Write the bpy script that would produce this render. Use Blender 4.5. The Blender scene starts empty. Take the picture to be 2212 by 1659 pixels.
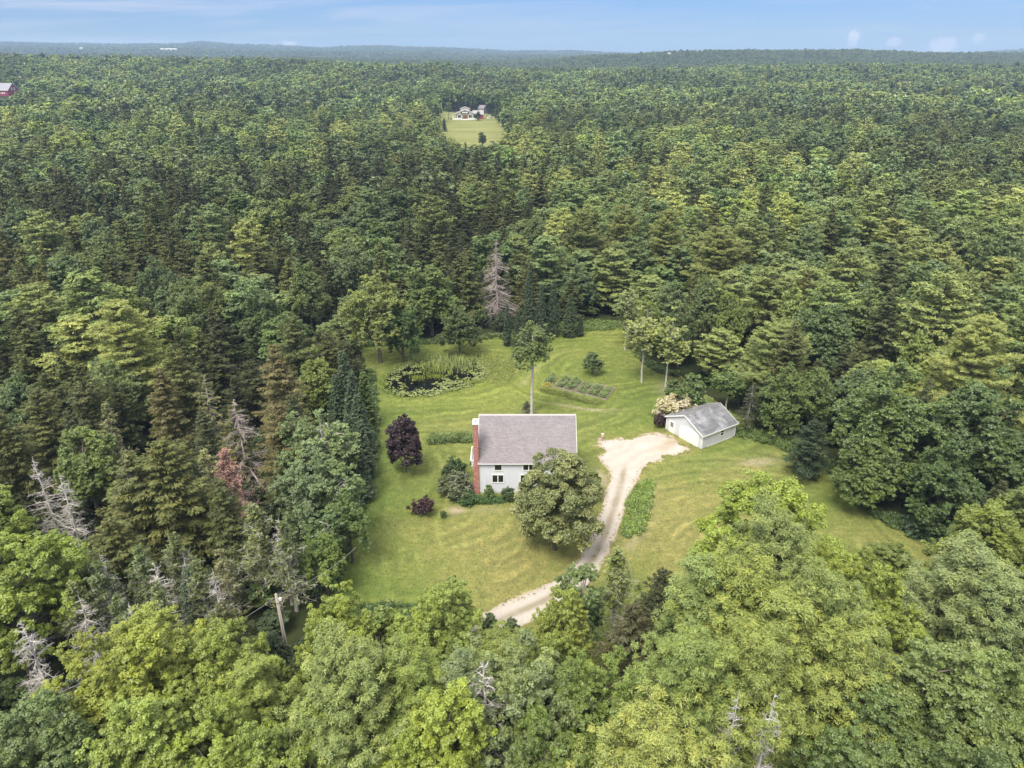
import bpy, math, random
import numpy as np
from mathutils import Vector, Matrix
R_ = math.radians
S = bpy.context.scene
COL = S.collection

# ------------------------------------------------------------------ camera
CAM_H = 57.0
PITCH = R_(24.89)
cd = bpy.data.cameras.new('camera')
cam = bpy.data.objects.new('camera', cd); COL.objects.link(cam)
cam.location = (0, 0, CAM_H); cam.rotation_euler = (R_(90) - PITCH, 0, 0)
cd.sensor_fit = 'HORIZONTAL'; cd.sensor_width = 36.0; cd.lens = 24.95
cd.clip_start = 0.5; cd.clip_end = 60000
S.camera = cam

# ------------------------------------------------------------------ sky, sun, exposure
SUN_EL, SUN_AZ = R_(60), R_(-150)        # high sun behind the camera and to its left (azimuth from +Y towards +X)
w = bpy.data.worlds.new('World'); S.world = w; w.use_nodes = True
nt = w.node_tree; N = nt.nodes; L = nt.links
for n in list(N): N.remove(n)
wo = N.new('ShaderNodeOutputWorld'); bg = N.new('ShaderNodeBackground'); bg.inputs[1].default_value = 0.10
L.new(bg.outputs[0], wo.inputs[0])
sky = N.new('ShaderNodeTexSky'); sky.sky_type = 'NISHITA'; sky.sun_disc = False
sky.sun_elevation = SUN_EL; sky.sun_rotation = SUN_AZ
sky.air_density = 1.0; sky.dust_density = 0.2; sky.ozone_density = 3.0; sky.altitude = 60
tc = N.new('ShaderNodeTexCoord'); sp = N.new('ShaderNodeSeparateXYZ'); L.new(tc.outputs['Generated'], sp.inputs[0])
def wm(op, a, b=None, c=None):
    n = N.new('ShaderNodeMath'); n.operation = op
    for i, v in enumerate((a, b, c)):
        if v is None: continue
        if isinstance(v, (int, float)): n.inputs[i].default_value = v
        else: L.new(v, n.inputs[i])
    return n.outputs[0]
azr = wm('DIVIDE', sp.outputs[0], wm('MAXIMUM', sp.outputs[1], 0.05)); elr = wm('DIVIDE', sp.outputs[2], wm('MAXIMUM', sp.outputs[1], 0.05))
cmb = N.new('ShaderNodeCombineXYZ'); L.new(azr, cmb.inputs[0]); L.new(wm('ADD', wm('MULTIPLY', elr, 15.0), wm('MULTIPLY', azr, -0.35)), cmb.inputs[1])
nz = N.new('ShaderNodeTexNoise'); nz.inputs['Scale'].default_value = 2.6; nz.inputs['Detail'].default_value = 7; nz.inputs['Roughness'].default_value = 0.55
nz.inputs['Distortion'].default_value = 0.6; L.new(cmb.outputs[0], nz.inputs['Vector'])
wisp = N.new('ShaderNodeMapRange'); wisp.inputs[1].default_value = 0.44; wisp.inputs[2].default_value = 0.66; L.new(nz.outputs[0], wisp.inputs[0])
# wisps gather towards the left part of the sky
lm = N.new('ShaderNodeMapRange'); lm.inputs[1].default_value = 0.25; lm.inputs[2].default_value = -0.75; lm.inputs[3].default_value = 0.32; lm.inputs[4].default_value = 1.0; L.new(azr, lm.inputs[0])
wfac = wm('MULTIPLY', wm('MULTIPLY', wisp.outputs[0], lm.outputs[0]), 0.95)
# small cumulus heads on the horizon
n2 = N.new('ShaderNodeTexNoise'); n2.inputs['Scale'].default_value = 70; n2.inputs['Detail'].default_value = 5; L.new(tc.outputs['Generated'], n2.inputs['Vector'])
cum = None
for (ca, ce, wa, we, k) in ((0.431, 0.021, 0.012, 0.010, .8), (0.485, 0.014, 0.014, 0.006, .75), (0.55, 0.011, 0.026, 0.0085, 1.), (0.591, 0.019, 0.010, 0.008, .6), (-0.28, 0.0135, 0.012, 0.004, 1.)):
    dx = wm('DIVIDE', wm('SUBTRACT', azr, ca), wa); dy = wm('DIVIDE', wm('SUBTRACT', elr, ce), we)
    r2 = wm('SQRT', wm('ADD', wm('MULTIPLY', dx, dx), wm('MULTIPLY', dy, dy)))
    v = wm('SUBTRACT', wm('ADD', 1.0, wm('MULTIPLY', wm('SUBTRACT', n2.outputs[0], 0.5), 2.2)), r2)
    v = wm('MULTIPLY', wm('MINIMUM', wm('MAXIMUM', wm('MULTIPLY', v, 2.2), 0.0), 1.0), k)
    cum = v if cum is None else wm('MAXIMUM', cum, v)
tint = N.new('ShaderNodeMix'); tint.data_type = 'RGBA'; tint.blend_type = 'MULTIPLY'; tint.inputs[0].default_value = 1.0
L.new(sky.outputs[0], tint.inputs[6]); tint.inputs[7].default_value = (0.345, 0.485, 0.82, 1)
SKYTINT = tint
m1 = N.new('ShaderNodeMix'); m1.data_type = 'RGBA'; L.new(wfac, m1.inputs[0]); L.new(tint.outputs[2], m1.inputs[6]); m1.inputs[7].default_value = (4.6, 4.8, 5.9, 1)
m2 = N.new('ShaderNodeMix'); m2.data_type = 'RGBA'; L.new(cum, m2.inputs[0]); L.new(m1.outputs[2], m2.inputs[6]); m2.inputs[7].default_value = (6.2, 6.1, 6.8, 1)
# out of view overhead: an added bright, uneven cloud deck for soft, whiter light
up = N.new('ShaderNodeMapRange'); up.interpolation_type = 'SMOOTHSTEP'; up.inputs[1].default_value = 0.12; up.inputs[2].default_value = 0.80; L.new(sp.outputs[2], up.inputs[0])
n3 = N.new('ShaderNodeTexNoise'); n3.inputs['Scale'].default_value = 3.0; n3.inputs['Detail'].default_value = 6; L.new(tc.outputs['Generated'], n3.inputs['Vector'])
dk = N.new('ShaderNodeMix'); dk.data_type = 'RGBA'; L.new(n3.outputs[0], dk.inputs[0]); dk.inputs[6].default_value = (9.0, 8.9, 8.8, 1); dk.inputs[7].default_value = (15.0, 14.6, 13.6, 1)
m3 = N.new('ShaderNodeMix'); m3.data_type = 'RGBA'; L.new(wm('MULTIPLY', up.outputs[0], 0.92), m3.inputs[0]); L.new(m2.outputs[2], m3.inputs[6]); L.new(dk.outputs[2], m3.inputs[7])
L.new(m3.outputs[2], bg.inputs[0])

sl = bpy.data.lights.new('sun', 'SUN'); sl.energy = 3.3; sl.angle = R_(26); sl.color = (1.0, 0.94, 0.80)
so = bpy.data.objects.new('sun', sl); COL.objects.link(so)
sd = Vector((math.sin(SUN_AZ) * math.cos(SUN_EL), math.cos(SUN_AZ) * math.cos(SUN_EL), math.sin(SUN_EL)))
so.rotation_euler = sd.to_track_quat('Z', 'Y').to_euler()

S.view_settings.view_transform = 'Standard'; S.view_settings.look = 'None'; S.view_settings.gamma = 1
S.view_settings.exposure = 0.64
cy = S.cycles if hasattr(S, 'cycles') else None
S.render.engine = 'CYCLES'; cy = S.cycles
cy.max_bounces = 5; cy.diffuse_bounces = 2; cy.glossy_bounces = 2; cy.transmission_bounces = 3; cy.transparent_max_bounces = 4; cy.volume_bounces = 0
cy.use_denoising = True
cy.caustics_reflective = False; cy.caustics_refractive = False
S.render.film_transparent = False

# ------------------------------------------------------------------ photo pixel (2212 x 1659 view) <-> world helpers
PF, PCX, PCY = 1533.0, 1106.0, 829.5
cp, sp_ = math.cos(PITCH), math.sin(PITCH)
def ray(px, py):
    u = (px - PCX) / PF; v = (py - PCY) / PF
    return (u, cp - v * sp_, -sp_ - v * cp)
def G(px, py, z=0.0):
    d = ray(px, py); t = (z - CAM_H) / d[2]; return (d[0] * t, d[1] * t)
def W(px, py, Y):
    d = ray(px, py); t = Y / d[1]; return (d[0] * t, CAM_H + d[2] * t)
def proj(x, y, z):
    h = CAM_H - z; zc = y * cp + h * sp_; yc = -y * sp_ + h * cp
    return (PCX + PF * x / zc, PCY + PF * yc / zc)

# ------------------------------------------------------------------ numeric noise
def _hash(ix, iy, s):
    n = (ix.astype(np.int64) * 374761393 + iy.astype(np.int64) * 668265263 + s * 1442695041) & 0xffffffff
    n = ((n ^ (n >> 13)) * 1274126177) & 0xffffffff
    return ((n ^ (n >> 16)) & 0xffff) / 65535.0
def vnoise(x, y, s=0):
    x = np.asarray(x, float); y = np.asarray(y, float)
    ix = np.floor(x); iy = np.floor(y); fx = x - ix; fy = y - iy
    fx = fx * fx * (3 - 2 * fx); fy = fy * fy * (3 - 2 * fy)
    a = _hash(ix, iy, s); b = _hash(ix + 1, iy, s); c = _hash(ix, iy + 1, s); d = _hash(ix + 1, iy + 1, s)
    return (a * (1 - fx) + b * fx) * (1 - fy) + (c * (1 - fx) + d * fx) * fy
def fbm(x, y, s=0, o=4):
    v = 0; a = 0.5; t = 0
    for i in range(o):
        v = v + a * vnoise(x * 2 ** i, y * 2 ** i, s + i * 17); t += a; a *= 0.5
    return v / t
def in_poly(x, y, poly):
    x = np.asarray(x, float); y = np.asarray(y, float); r = np.zeros(x.shape, bool)
    n = len(poly)
    for i in range(n):
        x1, y1 = poly[i]; x2, y2 = poly[(i + 1) % n]
        c = ((y1 > y) != (y2 > y))
        with np.errstate(divide='ignore', invalid='ignore'):
            r ^= c & (x < (x2 - x1) * (y - y1) / ((y2 - y1) if y2 != y1 else 1e-9) + x1)
    return r
def dist_line(x, y, pts, closed=False):
    x = np.asarray(x, float); y = np.asarray(y, float); d = np.full(x.shape, 1e9)
    m = len(pts)
    for i in range(m if closed else m - 1):
        ax, ay = pts[i]; bx, by = pts[(i + 1) % m]; ex, ey = bx - ax, by - ay
        t = np.clip(((x - ax) * ex + (y - ay) * ey) / (ex * ex + ey * ey + 1e-9), 0, 1)
        d = np.minimum(d, np.hypot(x - ax - t * ex, y - ay - t * ey))
    return d
def sdf(x, y, poly):      # negative inside
    d = dist_line(x, y, poly, True)
    return np.where(in_poly(x, y, poly), -d, d)
def smooth(a, b, v): 
    t = np.clip((v - a) / (b - a), 0, 1); return t * t * (3 - 2 * t)

# ------------------------------------------------------------------ objects, tags, materials
def tag(o, label=None, cat=None, group=None, kind=None):
    if label: o['label'] = label
    if cat: o['category'] = cat
    if group: o['group'] = group
    if kind: o['kind'] = kind
    return o
def empty(name, loc=(0, 0, 0), rz=0.0, sc=1.0):
    o = bpy.data.objects.new(name, None); COL.objects.link(o); o.location = loc; o.rotation_euler = (0, 0, rz)
    o.scale = (sc, sc, sc) if isinstance(sc, (int, float)) else sc
    o.empty_display_size = 0.5
    return o
def mesh_np(name, V, Fq, mat=None, attrs=None, smooth_=False):
    """V (n,3); Fq list of (k,4) or (k,3) int arrays"""
    me = bpy.data.meshes.new(name); V = np.asarray(V, np.float32)
    Fq = [np.asarray(f, np.int32) for f in Fq if len(f)]
    me.vertices.add(len(V)); me.vertices.foreach_set('co', V.ravel())
    nl = sum(f.size for f in Fq); nf = sum(len(f) for f in Fq)
    me.loops.add(nl); me.loops.foreach_set('vertex_index', np.concatenate([f.ravel() for f in Fq]))
    me.polygons.add(nf)
    tot = np.concatenate([np.full(len(f), f.shape[1], np.int32) for f in Fq])
    st = np.concatenate([[0], np.cumsum(tot)[:-1]]).astype(np.int32)
    me.polygons.foreach_set('loop_start', st)
    try: me.polygons.foreach_set('loop_total', tot)
    except Exception: pass
    if smooth_: me.polygons.foreach_set('use_smooth', np.ones(nf, bool))
    me.update(calc_edges=True)
    for k, a in (attrs or {}).items():
        a = np.asarray(a, np.float32)
        if a.ndim == 1:
            at = me.attributes.new(k, 'FLOAT', 'POINT'); at.data.foreach_set('value', a)
        else:
            if a.shape[1] == 3: a = np.hstack([a, np.ones((len(a), 1), np.float32)])
            at = me.attributes.new(k, 'FLOAT_COLOR', 'POINT'); at.data.foreach_set('color', a.ravel())
    for m in (mat if isinstance(mat, (list, tuple)) else [mat]):
        if m: me.materials.append(m)
    return me
def put(name, me, parent=None, loc=None, rz=None):
    o = bpy.data.objects.new(name, me); COL.objects.link(o); o.parent = parent
    if loc is not None: o.location = loc
    if rz is not None: o.rotation_euler = (0, 0, rz)
    return o

class MB:
    """collects boxes, prisms, tubes into one mesh"""
    def __init__(s): s.v = []; s.f = []; s.m = []; s.mi = 0
    def add(s, vs, fs):
        b = len(s.v); s.v += [tuple(p) for p in vs]; s.f += [tuple(b + i for i in f) for f in fs]; s.m += [s.mi] * len(fs)
    def box(s, x0, x1, y0, y1, z0, z1, T=None):
        vs = [(x, y, z) for z in (z0, z1) for y in (y0, y1) for x in (x0, x1)]
        if T: vs = [T(p) for p in vs]
        s.add(vs, [(0, 2, 3, 1), (4, 5, 7, 6), (0, 1, 5, 4), (2, 6, 7, 3), (0, 4, 6, 2), (1, 3, 7, 5)])
    def prism(s, poly, a, b, axis):   # poly in the two other axes, extruded a..b along axis
        n = len(poly); vs = []
        for t in (a, b):
            for (p, q) in poly:
                vs.append({'x': (t, p, q), 'y': (p, t, q), 'z': (p, q, t)}[axis])
        s.add(vs, [tuple(range(n))[::-1], tuple(range(n, 2 * n))] + [(i, (i + 1) % n, n + (i + 1) % n, n + i) for i in range(n)])
    def bar(s, p, q, w, h=None):
        h = h or w; p = Vector(p); q = Vector(q); d = (q - p).normalized()
        u = d.cross(Vector((0, 0, 1)) if abs(d.z) < .95 else Vector((1, 0, 0))).normalized(); t = u.cross(d)
        vs = []
        for c in (p, q):
            for (a, b) in ((-1, -1), (1, -1), (1, 1), (-1, 1)): vs.append(c + u * a * w / 2 + t * b * h / 2)
        s.add(vs, [(3, 2, 1, 0), (4, 5, 6, 7), (0, 1, 5, 4), (1, 2, 6, 5), (2, 3, 7, 6), (3, 0, 4, 7)])
    def tube(s, pts, rad, n=6):
        prev = None; vs = []; fs = []
        for i, p in enumerate(pts):
            p = Vector(p); d = (Vector(pts[min(i + 1, len(pts) - 1)]) - Vector(pts[max(i - 1, 0)])).normalized()
            u = d.cross(Vector((0, 0, 1)) if abs(d.z) < .95 else Vector((1, 0, 0))).normalized(); t = d.cross(u)
            r = rad[i] if isinstance(rad, (list, tuple)) else rad
            for k in range(n):
                a = 2 * math.pi * k / n; vs.append(p + u * math.cos(a) * r + t * math.sin(a) * r)
        for i in range(len(pts) - 1):
            for k in range(n): fs.append((i * n + k, i * n + (k + 1) % n, (i + 1) * n + (k + 1) % n, (i + 1) * n + k))
        fs.append(tuple(range(n))[::-1]); fs.append(tuple((len(pts) - 1) * n + k for k in range(n)))
        s.add(vs, fs)
    def build(s, name, mat, parent=None, smooth_=False, bevel=0):
        me = bpy.data.meshes.new(name); me.from_pydata(s.v, [], s.f); me.update()
        for m in (mat if isinstance(mat, (list, tuple)) else [mat]): me.materials.append(m)
        me.polygons.foreach_set('material_index', s.m)
        import bmesh
        bm = bmesh.new(); bm.from_mesh(me); bmesh.ops.recalc_face_normals(bm, faces=bm.faces)
        if bevel: bmesh.ops.bevel(bm, geom=[e for e in bm.edges if len(e.link_faces) == 2 and e.calc_face_angle(0) > .6], offset=bevel, segments=1, affect='EDGES')
        bm.to_mesh(me); bm.free()
        if smooth_: me.polygons.foreach_set('use_smooth', [True] * len(me.polygons))
        return put(name, me, parent)

class NM:
    """tiny node-material builder"""
    def __init__(s, name):
        s.m = bpy.data.materials.new(name); s.m.use_nodes = True; s.t = s.m.node_tree
        for n in list(s.t.nodes): s.t.nodes.remove(n)
        s.out = s.t.nodes.new('ShaderNodeOutputMaterial')
    def n(s, k, **kw):
        x = s.t.nodes.new('ShaderNode' + k)
        for a, b in kw.items(): setattr(x, a, b)
        return x
    def l(s, a, b): s.t.links.new(a, b)
    def val(s, v, sock):
        if isinstance(v, (int, float, tuple, list)):
            sock.default_value = v if isinstance(v, (int, float)) or len(v) != 3 or sock.type != 'RGBA' else (*v, 1)
        else: s.l(v, sock)
    def math(s, op, a, b=0.0, clamp=False):
        x = s.n('Math', operation=op); x.use_clamp = clamp; s.val(a, x.inputs[0]); s.val(b, x.inputs[1]); return x.outputs[0]
    def mix(s, f, a, b, mode='MIX'):
        x = s.n('Mix'); x.data_type = 'RGBA'; x.blend_type = mode; s.val(f, x.inputs[0]); s.val(a, x.inputs[6]); s.val(b, x.inputs[7]); return x.outputs[2]
    def noise(s, scale, detail=4, rough=.55, vec=None, dist=0):
        x = s.n('TexNoise'); x.inputs['Scale'].default_value = scale; x.inputs['Detail'].default_value = detail; x.inputs['Roughness'].default_value = rough; x.inputs['Distortion'].default_value = dist
        if vec: s.l(vec, x.inputs['Vector'])
        return x.outputs[0]
    def rng(s, v, a, b, c=0., d=1.):
        x = s.n('MapRange'); s.val(v, x.inputs[0])
        for i, q in enumerate((a, b, c, d)): x.inputs[i + 1].default_value = q
        return x.outputs[0]
    def obj(s, sc=(1, 1, 1)):
        c = s.n('TexCoord'); mp = s.n('Mapping'); mp.inputs['Scale'].default_value = sc; s.l(c.outputs['Object'], mp.inputs[0]); return mp.outputs[0]
    def attr(s, name, typ='GEOMETRY'):
        x = s.n('Attribute'); x.attribute_name = name; x.attribute_type = typ; return x
    def bump(s, h, st=.3, d=.02):
        x = s.n('Bump'); x.inputs['Strength'].default_value = st; x.inputs['Distance'].default_value = d; s.l(h, x.inputs['Height']); return x.outputs[0]
    def pr(s, col, rough=.8, spec=.3, normal=None, metal=0., **kw):
        p = s.n('BsdfPrincipled'); s.val(col, p.inputs['Base Color']); s.val(rough, p.inputs['Roughness']); p.inputs['Specular IOR Level'].default_value = spec; p.inputs['Metallic'].default_value = metal
        if normal: s.l(normal, p.inputs['Normal'])
        s.l(p.outputs[0], s.out.inputs[0]); return s.m

def simple(name, col, rough=.7, var=.15, scale=3, spec=.3, bump=0.0):
    m = NM(name); v = m.obj(); nzz = m.noise(scale, 5, .6, v)
    c = m.mix(nzz, tuple(x * (1 - var) for x in col), tuple(min(1, x * (1 + var)) for x in col))
    return m.pr(c, rough, spec, m.bump(nzz, bump) if bump else None)
# ------------------------------------------------------------------ foliage and wood materials
def leaf_mat(name, src='OBJ', trans=0.30, sheen=0.05, yel=(1.16, 1.12, 0.74)):
    m = NM(name); oi = m.n('ObjectInfo')
    if src == 'OBJ': base = oi.outputs['Color']
    else: base = m.attr('itint', 'INSTANCER').outputs['Color']
    t = m.attr('tint'); s = m.n('SeparateColor'); m.l(t.outputs['Color'], s.inputs[0])
    warm = m.mix(1.0, base, yel, 'MULTIPLY')
    c = m.mix(s.outputs[1], base, warm)
    k = m.rng(s.outputs[0], 0, 1, .62, 1.38)
    hs = m.n('HueSaturation'); m.l(c, hs.inputs['Color']); m.l(k, hs.inputs['Value'])
    hs.inputs['Saturation'].default_value = 1.0
    c = hs.outputs[0]
    d = m.n('BsdfDiffuse'); m.l(c, d.inputs[0]); tr = m.n('BsdfTranslucent'); m.l(m.mix(1.0, c, (1.15, 1.15, .7), 'MULTIPLY'), tr.inputs[0])
    mx = m.n('MixShader'); mx.inputs[0].default_value = trans; m.l(d.outputs[0], mx.inputs[1]); m.l(tr.outputs[0], mx.inputs[2])
    gl = m.n('BsdfGlossy'); gl.inputs['Roughness'].default_value = .55; gl.inputs[0].default_value = (.9, .95, 1, 1)
    m2 = m.n('MixShader'); m2.inputs[0].default_value = sheen; m.l(mx.outputs[0], m2.inputs[1]); m.l(gl.outputs[0], m2.inputs[2])
    m.l(m2.outputs[0], m.out.inputs[0]); return m.m
LEAF = leaf_mat('leaf'); LEAFI = leaf_mat('leaf_forest', 'INST')
NEED = leaf_mat('needles', trans=.10, sheen=.03, yel=(1.28, 1.10, .85)); NEEDI = leaf_mat('needles_forest', 'INST', trans=.10, sheen=.03, yel=(1.28, 1.10, .85))
def bark(name, a, b, scale=6):
    m = NM(name); v = m.obj((1, 1, .35)); z = m.noise(scale, 6, .65, v); return m.pr(m.mix(m.rng(z, .35, .65), a, b), .9, .15, m.bump(z, .5, .03))
BARK = bark('bark_brown', (.07, .055, .045), (.20, .17, .145)); BARKG = bark('bark_grey', (.20, .18, .16), (.42, .39, .36))
BIRCH = bark('bark_birch', (.30, .27, .24), (.72, .69, .64), 9); DEADW = bark('dead_wood', (.38, .35, .33), (.66, .63, .60), 4)
PINKW = bark('dead_reddish_wood', (.34, .28, .26), (.57, .50, .475), 4)

rg = np.random.default_rng(11)
def unit(v): return v / (np.linalg.norm(v, axis=-1, keepdims=True) + 1e-9)
def rdir(n, r=None): return unit((r or rg).normal(size=(n, 3)))

def cards(C, Nn, U, ln, wd):
    """diamond leaves: centre C, normal Nn, long axis U, half-sizes"""
    n = len(C); Nn = unit(Nn); U = unit(U - (U * Nn).sum(1, keepdims=True) * Nn); B = np.cross(Nn, U)
    ln = np.broadcast_to(np.asarray(ln, float).reshape(-1, 1), (n, 1)); wd = np.broadcast_to(np.asarray(wd, float).reshape(-1, 1), (n, 1))
    V = np.stack([C - U * ln, C + B * wd - U * ln * .1, C + U * ln, C - B * wd - U * ln * .1], 1).reshape(-1, 3)
    return V, np.arange(4 * n).reshape(n, 4)
def segs(P0, P1, r0, r1, sides=3):
    P0 = np.asarray(P0, float); P1 = np.asarray(P1, float); n = len(P0); d = unit(P1 - P0)
    ref = np.where(np.abs(d[:, 2:3]) > .9, np.array([[1., 0, 0]]), np.array([[0, 0, 1.]])); u = unit(np.cross(d, ref)); t = np.cross(d, u)
    r0 = np.broadcast_to(np.asarray(r0, float).reshape(-1, 1), (n, 1)); r1 = np.broadcast_to(np.asarray(r1, float).reshape(-1, 1), (n, 1))
    V = []
    for P, r in ((P0, r0), (P1, r1)):
        for k in range(sides):
            a = 2 * math.pi * k / sides; V.append(P + u * math.cos(a) * r + t * math.sin(a) * r)
    V = np.stack(V, 1).reshape(-1, 3); b = np.arange(n)[:, None] * 2 * sides; F = []
    for k in range(sides):
        k2 = (k + 1) % sides; F.append(b + np.array([[k, k2, sides + k2, sides + k]]))
    return V, np.stack(F, 1).reshape(-1, 4)
class Wood:
    def __init__(s): s.V = []; s.F = []; s.n = 0
    def add(s, V, F): s.V.append(V); s.F.append(F + s.n); s.n += len(V)
    def path(s, pts, rad, sides=6):
        pts = np.asarray(pts, float); rad = np.asarray(rad, float)
        s.add(*segs(pts[:-1], pts[1:], rad[:-1], rad[1:], sides))
    def seg(s, a, b, r0, r1, sides=3): s.add(*segs(a, b, r0, r1, sides))
    def mesh(s, name, mat):
        return mesh_np(name, np.concatenate(s.V), [np.concatenate(s.F)], mat)
def trunk_path(H, r, seed_r, lean=.02, n=7):
    z = np.linspace(0, H, n); off = np.cumsum(seed_r.normal(0, lean * H / n, (n, 2)), 0); off[0] = 0
    return np.column_stack([off, z]), r * (1 - .88 * (z / H) ** .9)

def broadleaf(name, seed, H, R, clumps=90, subs=12, per=26, leaf=.17, base=.22, leafmat=None, barkmat=None, shape='round', sparse=0., tr0=1., rag=0.):
    r = np.random.default_rng(seed); z0 = H * base; hz = (H - z0) / 2; cz = z0 + hz
    nl = r.integers(7, 11) + int(rag * 6); ld = unit(r.normal(size=(nl, 3)) * [1, 1, .8] + [0, 0, .25]); la = r.uniform(.72 - .25 * rag, 1.12 + .12 * rag, nl)
    d = unit(r.normal(size=(clumps * 3, 3)) * [1, 1, 1.0]); d = d[(d[:, 2] > -.75)][:clumps]
    k = (d @ ld.T); near = k.argmax(1); amp = la[near] * (.72 + .30 * k.max(1))
    rad = np.where(r.random(len(d)) < .72, r.uniform(.72, 1.0, len(d)), r.uniform(.25, .7, len(d))) * amp
    if shape == 'cone': wz = 1 - .62 * np.clip((d[:, 2] * rad + 1) / 2, 0, 1); d2 = d * np.column_stack([wz * 1.25, wz * 1.25, np.ones(len(d))])
    elif shape == 'bell': wz = np.where(d[:, 2] < 0, 1.15, 1.0 - .38 * np.clip(d[:, 2], 0, 1)); d2 = d * np.column_stack([wz, wz, np.ones(len(d))])
    elif shape == 'dome': wz = np.where(d[:, 2] < 0, 1.08, 1.0); d2 = d * np.column_stack([wz, wz, np.ones(len(d))])
    else: d2 = d
    C = d2 * rad[:, None] * [R * .86, R * .86, hz * .90] + [0, 0, cz]
    rc = R * r.uniform(.12, .24, len(C)) * (90 / clumps) ** .33 * (1 - .22 * rag)
    # sub-clumps
    sd_ = unit(r.normal(size=(len(C), subs, 3)) + d[:, None, :] * .8 + np.array([0, 0, .45]))
    SC = C[:, None, :] + sd_ * rc[:, None, None] * r.uniform(.45, 1.15 + .5 * rag, (len(C), subs, 1)) * [1, 1, 1 + .25 * rag]
    SR = (rc[:, None] * r.uniform(.26, .46, (len(C), subs)))
    keep = r.random((len(C), subs)) > sparse
    SC = SC[keep]; SR = SR[keep]; ctint = np.repeat(r.random(len(C))[:, None], subs, 1)[keep]; cwarm = np.repeat((r.random(len(C)) ** 2)[:, None], subs, 1)[keep]
    n = len(SC) * per; ci = np.repeat(np.arange(len(SC)), per)
    nd = unit(r.normal(size=(n, 3)) + [0, 0, .5]); P = SC[ci] + nd * (SR[ci] * r.uniform(.55, 1.25, n))[:, None] * [1, 1, .8]
    Nn = nd * .55 + [0, 0, .55] + r.normal(size=(n, 3)) * .42; U = nd + r.normal(size=(n, 3)) * .7 + [0, 0, -.2]
    s = leaf * r.uniform(.7, 1.35, n)
    V, F = cards(P, Nn, U, s, s * .62)
    t1 = np.clip(.5 + (ctint[ci] - .5) * .35 + r.normal(0, .16, n), 0, 1); t2 = np.clip(cwarm[ci] * .8 + r.random(n) * .25, 0, 1)
    tint = np.column_stack([t1, t2, np.zeros(n)])
    # wood
    wd = Wood(); tp, tr = trunk_path(H * .8, (.018 * H + .05) * tr0, r); wd.path(tp, tr, 7)
    pick = r.choice(len(C), min(len(C), 26), replace=False)
    for i in pick:
        zt = np.clip(C[i, 2] - np.hypot(C[i, 0], C[i, 1]) * r.uniform(.5, .9), H * base * .8, H * .72); j = np.interp(zt, tp[:, 2], np.arange(len(tp)))
        a = np.array([np.interp(zt, tp[:, 2], tp[:, 0]), np.interp(zt, tp[:, 2], tp[:, 1]), zt]); b = C[i]; m = (a + b) / 2 + r.normal(0, .3, 3) + [0, 0, .3]
        q = np.linalg.norm(b - a); wd.path([a, m, b], [.012 * q + .04, .008 * q + .03, .015], 4)
        tw = 5; e = b + rdir(tw, r) * rc[i] * 1.0; wd.seg(np.repeat([b], tw, 0), e, .018, .008, 3)
    cm = mesh_np(name + '_crown', V, [F], leafmat, {'tint': np.repeat(tint, 4, 0)})
    return cm, wd.mesh(name + '_trunk', barkmat), H, R

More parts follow.
